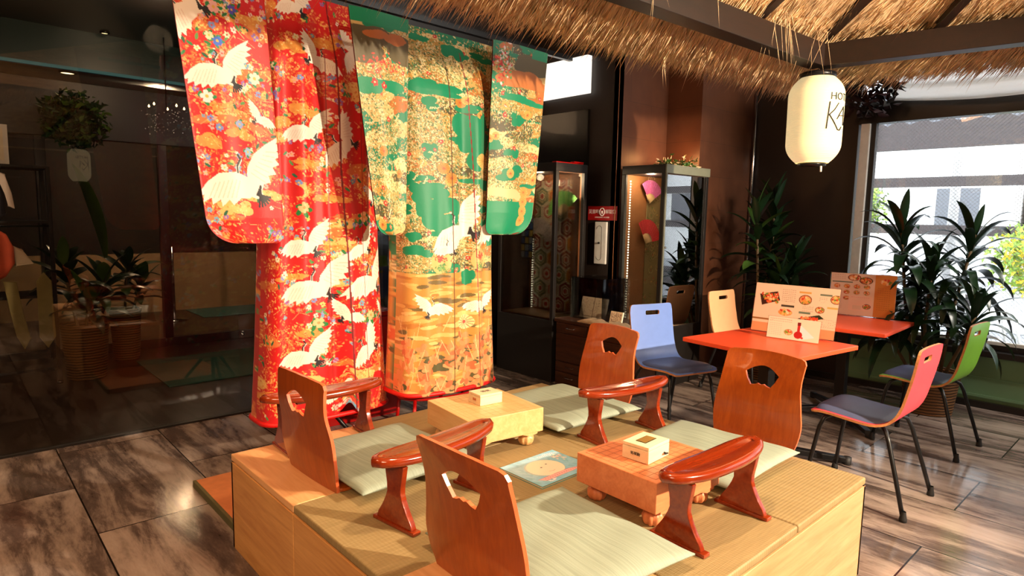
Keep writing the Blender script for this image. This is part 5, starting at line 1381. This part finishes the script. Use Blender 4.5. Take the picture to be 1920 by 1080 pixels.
# ------------------------------------------------------------------ low drawer cabinet with books
lc = empty('drawer_cabinet', (2.98, 2.12, 0), 0, 'low dark wood drawer cabinet between the two display cabinets', 'drawer cabinet')
M['dark_wood'] = wood('dark_cabinet_wood', (52, 26, 12), (80, 42, 20), 'Y', 1, 0.35)
MB().box(0.012, 0.46, 0, 0.70, 0, 0.535).build('body', M['dark_wood'], lc, 0.003)
MB().box(-0.005, 0.47, -0.008, 0.712, 0.535, 0.56).build('top', M['dark_wood'], lc, 0.003)
for j, (z0, z1) in enumerate(((0.45, 0.53), (0.12, 0.20), (0.03, 0.11), (0.21, 0.44))):
    for i in range(2):
        if j == 3:
            MB().box(0, 0.012, 0.01+0.35*i, 0.34+0.35*i, z0, z1).build('door', M['dark_wood'], lc, 0.002); continue
        d = MB().box(0, 0.012, 0.01+0.35*i, 0.34+0.35*i, z0, z1).build('drawer', M['dark_wood'], lc, 0.002)
        hd = MB().tube([(0, 0.13+0.35*i, z0+.05), (-0.014, 0.135+0.35*i, z0+.042), (-0.014, 0.215+0.35*i, z0+.042), (0, 0.22+0.35*i, z0+.05)], 0.003, 6); hd.build('handle', M['chrome'], d)
ac = empty('acrylic_case', (3.30, 2.62, 0.561), 0, 'clear acrylic case over an open book on the drawer cabinet', 'display case')
m = MB()
for (a, b_, c_, d_) in ((-.17, -.166, -.17, .17), (.166, .17, -.17, .17), (-.166, .166, -.17, -.166), (-.166, .166, .166, .17)): m.box(a, b_, c_, d_, 0, 0.345)
m.box(-.17, .17, -.17, .17, 0.345, 0.35); m.build('case', M['acrylic'], ac)
def book_page(name, O, w_, h_, tilt, label, seed, cols, rz=0):
    c = Canvas(w_, h_, 0.003, (232, 206, 168)); r_ = random.Random(seed)
    for k in range(130):
        x, y = r_.uniform(.01, w_-.01), r_.uniform(.01, h_-.02); c.line([(x, y), (x+r_.uniform(-.01, .01), y+r_.uniform(.002, .012))], .0014, r_.choice(cols), .8)
    c.line([(w_/2, 0), (w_/2, h_)], .0022, (120, 80, 50)); c.rect(.03, h_-.02, w_-.03, h_-.014, (120, 90, 60))
    t = empty(name, O, rz, label, 'book')
    MB().box(-.004, 0.010, -w_/2, w_/2, 0, h_, M=T(ry=tilt)).build('pages', M['paper'], t)
    q = Matrix.Rotation(tilt, 3, 'Y'); o = q @ Vector((-0.005, w_/2, h_)); v = q @ Vector((0, 0, -1))
    c.flat('page_print', M['print'], t, o, (0, -1, 0), v); return t
book_page('open_book', (3.21, 2.62, 0.562), 0.28, 0.18, math.radians(14), 'open old printed book standing inside the acrylic case', 3, [(90, 60, 40), (150, 70, 50), (60, 60, 60), (190, 110, 80)])
book_page('caption_card', (3.16, 2.33, 0.561), 0.12, 0.10, math.radians(14), 'small white caption card standing beside the acrylic case', 5, [(120, 70, 60)])
ac = empty('card_holder', (3.18, 2.33, 0.561), 0, 'clear acrylic holder around the small caption card', 'card holder')
MB().box(-.003, 0.003, -.09, .09, 0, 0.13, M=T(0.028, 0, 0, ry=math.radians(10))).build('sheet', M['acrylic'], ac)
for (x, y, rz, lab, sd) in ((3.05, 2.475, .0, 'thin bound booklet lying open at the front of the drawer cabinet', 1), (3.06, 2.24, -.1, 'larger booklet lying open with curled pages at the right end of the drawer cabinet', 2)):
    t = empty('booklet', (x, y, 0.561), rz, lab, 'book'); n = 14; m = MB(); vs = []; fs = []
    for i in range(n+1):
        v = -1+2*i/n; z = 0.004+0.026*(1-abs(v))**0.5*abs(math.sin(abs(v)*PI/1.05+0.35)) + 0.006
        for xx in (-0.07, 0.07): vs.append((xx, v*0.105, z)); vs.append((xx, v*0.105, 0.0))
    for i in range(n):
        a = 4*i; fs += [(a, a+4, a+6, a+2), (a+1, a+3, a+7, a+5), (a, a+1, a+5, a+4), (a+2, a+6, a+7, a+3)]
    fs += [(0, 2, 3, 1), (4*n, 4*n+1, 4*n+3, 4*n+2)]
    m.add(vs, fs, 0, True); m.build('pages', plain('old_paper_%d' % sd, (214, 180, 140), 0.8), t)

# ================================================================== PLANTS
def leaf(m, base, d, L, W_, droop, rr_, mi=0, seg=9, fold=0.25):
    d = d.normalized(); side = d.cross(Vector((0, 0, 1)));
    if side.length < 0.05: side = Vector((1, 0, 0))
    side.normalize(); side = (side+Vector((0, 0, rr_.uniform(-.3, .3)))).normalized()
    p = Vector(base); vs = []; fs = []; dd = d.copy()
    for k in range(seg+1):
        f = k/seg; w_ = W_*(math.sin(PI*min(1, f*0.94+0.06))**0.75)*(1 if f < .98 else .2)
        up_ = side.cross(dd).normalized()
        vs += [p+side*w_*0.5+up_*w_*fold*0.5, p, p-side*w_*0.5+up_*w_*fold*0.5]
        p = p+dd*(L/seg); dd = (dd+Vector((0, 0, -droop*(0.35+1.3*f)/seg*3))).normalized()
    for k in range(seg):
        a = 3*k; fs += [(a, a+1, a+4, a+3), (a+1, a+2, a+5, a+4)]
    m.add(vs, fs, mi, True)
def pot(t, r, h, mat, prof=None):
    MB().lathe([(0, 0), (r*0.78, 0), (r*0.82, h*0.02), (r, h*0.93), (r*1.05, h*0.95), (r*1.05, h), (r*0.94, h), (r*0.92, h*0.88), (0, h*0.88)], 32).build('basket_pot', mat, t)
    MB().lathe([(0, h*0.885), (r*0.9, h*0.885)], 24).build('soil', M['soil'], t)
def cane_plant(name, loc, canes, pr, ph, leaves, L, W_, label, mats, seed, droop=0.9, potmat=None, cane_r=0.013):
    t = empty(name, loc, 0, label, 'potted plant'); rr_ = random.Random(seed)
    pot(t, pr, ph, potmat or M['basket'])
    fo = MB(); 
    for (dx, dy, h, lean) in canes:
        top = Vector((dx+lean[0], dy+lean[1], h)); base = Vector((dx, dy, ph*0.8)); mid = base.lerp(top, .5)+Vector((rr_.uniform(-.03, .03), rr_.uniform(-.03, .03), 0))
        MB().tube([base, mid, top], [cane_r, cane_r*.9, cane_r*.75], 8).build('cane', M['stem'], t)
        n = leaves
        for k in range(n):
            f = k/n; a = k*2.4+rr_.uniform(-.3, .3); zz = top.lerp(mid, (1-f)*0.95 if h > 0.6 else (1-f)*.6)
            el = 0.2+1.15*f**1.3+rr_.uniform(-.15, .15)
            d = Vector((math.cos(a)*math.cos(el), math.sin(a)*math.cos(el), math.sin(el)))
            leaf(fo, zz, d, L*rr_.uniform(.65, 1.1)*(1-0.35*f**3), W_*rr_.uniform(.75, 1.15), droop*(1.15-f*0.8)*rr_.uniform(.7, 1.2), rr_, 0 if rr_.random() < .8 else 1)
    fo.build('foliage', mats, t); return t
cane_plant('potted_dracaena', (4.63, 0.49, 0), [(-.05, .10, 1.38, (-.02, .16)), (.02, -.05, 1.34, (.05, -.13)), (-.02, .02, 1.08, (-.02, .02)), (.06, .06, .95, (.12, .14)), (-.06, -.08, .80, (-.10, -.20)), (.0, .12, .70, (-.1, .25))],
           0.19, 0.32, 34, 0.50, 0.072, 'large dark green dracaena in a woven basket pot before the window', [M['leaf_dark'], M['leaf_dark']], 5, 1.25)
cane_plant('potted_palm', (4.62, 1.80, 0), [(-.1, 0, 1.55, (-.12, .02)), (.0, .05, 1.35, (.02, -.08)), (.05, -.05, 1.12, (.0, -.18)), (-.05, -.04, .95, (-.1, -.16)), (.08, .02, 1.62, (.02, .0)), (-.02, -.08, .75, (-.05, -.2))],
           0.17, 0.30, 24, 0.37, 0.085, 'dark leafy potted plant in the corner right of the display cabinet', [M['leaf_dark'], M['leaf_mid']], 9, 0.5)
cane_plant('lobby_plant', (0.02, 5.38, 0), [(-.04, .0, .95, (-.08, 0)), (.05, .03, .8, (.12, .05)), (0, -.05, .62, (.02, -.1))], 0.17, 0.46, 16, 0.42, 0.10, 'potted plant in a tall woven basket at the left of the lobby', [M['leaf_dark'], M['leaf_mid']], 12, 0.6)
cane_plant('lobby_plant', (0.42, 5.95, 0), [(0, 0, .9, (.05, 0)), (.05, .03, .7, (.12, .05))], 0.13, 0.48, 16, 0.36, 0.09, 'potted plant in a smaller basket behind the tall basket in the lobby', [M['leaf_dark'], M['leaf_mid']], 13, 0.6)
lf = MB(); rr_ = random.Random(3); leaf(lf, (0.16, 5.25, 1.0), Vector((-0.22, 0, 1)), 0.78, 0.26, 0.10, rr_, 0, 14, 0.5)
tag(lf.build('banana_leaf', M['leaf_mid']), 'single broad upright green leaf above the lobby basket plant', 'leaf')
bush('hanging_foliage', (0.12, 6.0, 2.18), 0.26, 900, 'round dark green hanging foliage ball high in the lobby', 'hanging plant', [M['leaf_dark'], M['leaf_mid']], None, 0.07)

# ================================================================== CLOTHES RACK IN THE LOBBY
rk = empty('clothes_rack', (-0.78, 5.28, 0), 0, 'black metal shelf rack with clothes at the left edge', 'rack')
for x in (-0.6, 0.6):
    for y in (0, 0.4): MB().box(x-.014, x+.014, y-.014, y+.014, 0.03, 1.72).build('post', M['black_metal'], rk, 0.002)
for z in (0.12, 0.70, 1.28, 1.70): MB().box(-.6, .6, -.01, .41, z, z+.022).build('shelf', M['black_metal'], rk, 0.002)
MB().tube([(-.6, .0, 1.26), (.6, .0, 1.26)], 0.008, 8).build('rail', M['chrome'], rk)
for x in (-0.6, 0.6): MB().lathe([(0, 0), (.02, .005), (.022, .02), (.01, .03), (0, .03)], 14, M=T(x, 0, 0)).build('foot', M['chrome'], rk)
def cloth_blob(name, loc, pts, th, mat, label, cat, seed=1):
    m = MB(); m.prism(pts, -th/2, th/2, M=T(*loc, rx=PI/2)); o = m.build(name, mat, None, th*0.42, 4); tag(o, label, cat); return o
M['terracotta'] = plain('terracotta_cloth', (206, 84, 50), 0.8, var=0.2, scale=8, bump=0.5); M['olive'] = plain('olive_cloth', (150, 138, 84), 0.7, var=0.1); M['dark_cloth'] = plain('dark_cloth', (34, 34, 42), 0.8)
cloth_blob('cloth_bag', (-0.53, 5.23, 0), [(-.10, .88), (-.02, .84), (.05, .88), (.11, .98), (.11, 1.10), (.07, 1.20), (.0, 1.25), (-.07, 1.22), (-.12, 1.10), (-.13, .98)], 0.10, M['terracotta'], 'terracotta orange gathered cloth bag hanging on the left rack', 'bag')
cloth_blob('necktie', (-0.44, 5.22, 0), [(-.05, .84), (.02, .84), (.05, .60), (.085, .40), (.045, .33), (.0, .42), (-.03, .62)], 0.02, M['olive'], 'olive green necktie hanging below the orange bag on the rack', 'necktie')
cloth_blob('necktie', (-0.25, 5.22, 0), [(-.045, .84), (.0, .90), (.045, .84), (.05, .40), (.0, .32), (-.05, .40)], 0.02, M['olive'], 'olive green necktie hanging alone near the rack post', 'necktie')
cloth_blob('jacket', (-0.66, 5.22, 0), [(-.25, 1.28), (-.25, 1.66), (.12, 1.66), (.17, 1.60), (.20, 1.35), (.15, 1.30), (.12, 1.0), (-.25, 1.0)], 0.05, M['dark_cloth'], 'dark jacket hanging on the upper part of the rack', 'jacket')
cloth_blob('white_stole', (-0.47, 5.17, 0), [(-.03, 1.66), (.02, 1.64), (.055, 1.5), (.06, 1.40), (.03, 1.41), (.02, 1.5), (-.02, 1.6)], 0.02, M['white_silk'], 'narrow white stole over the dark jacket on the rack', 'stole')
cloth_blob('folded_paper', (-0.40, 5.27, 0), [(-.02, 1.10), (.03, 1.08), (.08, .98), (-.01, .96)], 0.03, M['paper'], 'white folded paper beside the orange bag', 'paper')
cloth_blob('white_towel', (-0.56, 5.20, 0), [(-.06, .84), (-.01, .84), (.015, .48), (-.04, .44)], 0.02, M['paper'], 'white towel hanging left of the olive necktie', 'towel')
fr = empty('framed_print', (-0.56, 5.4, 1.724), 0, 'white framed print standing on top of the rack', 'picture frame')
MB().box(-.16, .16, -.01, .01, 0, .30).build('mount', M['white_metal'], fr, 0.003); MB().box(-.13, .13, -.013, -.01, .03, .27).build('print', M['paper'], fr)
# small crystal chandelier deep in the lobby
ch = empty('chandelier', (0.78, 5.7, 2.22), 0, 'small chandelier of glass beads hanging in the lobby beside the red kimono', 'chandelier')
m = MB(); rr_ = random.Random(5)
for k in range(90):
    a = rr_.uniform(0, 6.28); r = rr_.uniform(.05, .2); z = rr_.uniform(-.12, .1); m.lathe([(0, -.007), (.007, 0), (0, .007)], 6, M=T(r*math.cos(a), r*math.sin(a), z))
m.build('beads', M['chrome'], ch); m = MB()
for k in range(5): a = k*1.26; m.lathe([(0, -.012), (.010, 0), (0, .02)], 8, M=T(.15*math.cos(a), .15*math.sin(a), .12))
m.build('bulb', emis('candle_bulb', (255, 220, 160), 8), ch); MB().tube([(0, 0, .1), (0, 0, .73)], .006, 6).build('cord', M['black_metal'], ch)
# lamp housing added to go with the key light, unseen behind the camera
sf = empty('added_spotlight', (2.2, -2.6, 2.24), 0, 'added black lamp housing for the key light, unseen under the rear hut roof', 'added_spotlight')
MB().tube([(0, 0, 0.03), (0, 0, 0.62)], 0.01, 8).build('rod', M['black_metal'], sf)
MB().lathe([(0, 0.04), (0.05, 0.03), (0.055, -0.02), (0.05, -0.02), (0.045, 0.02), (0, 0.025)], 20).build('housing', M['black_metal'], sf)
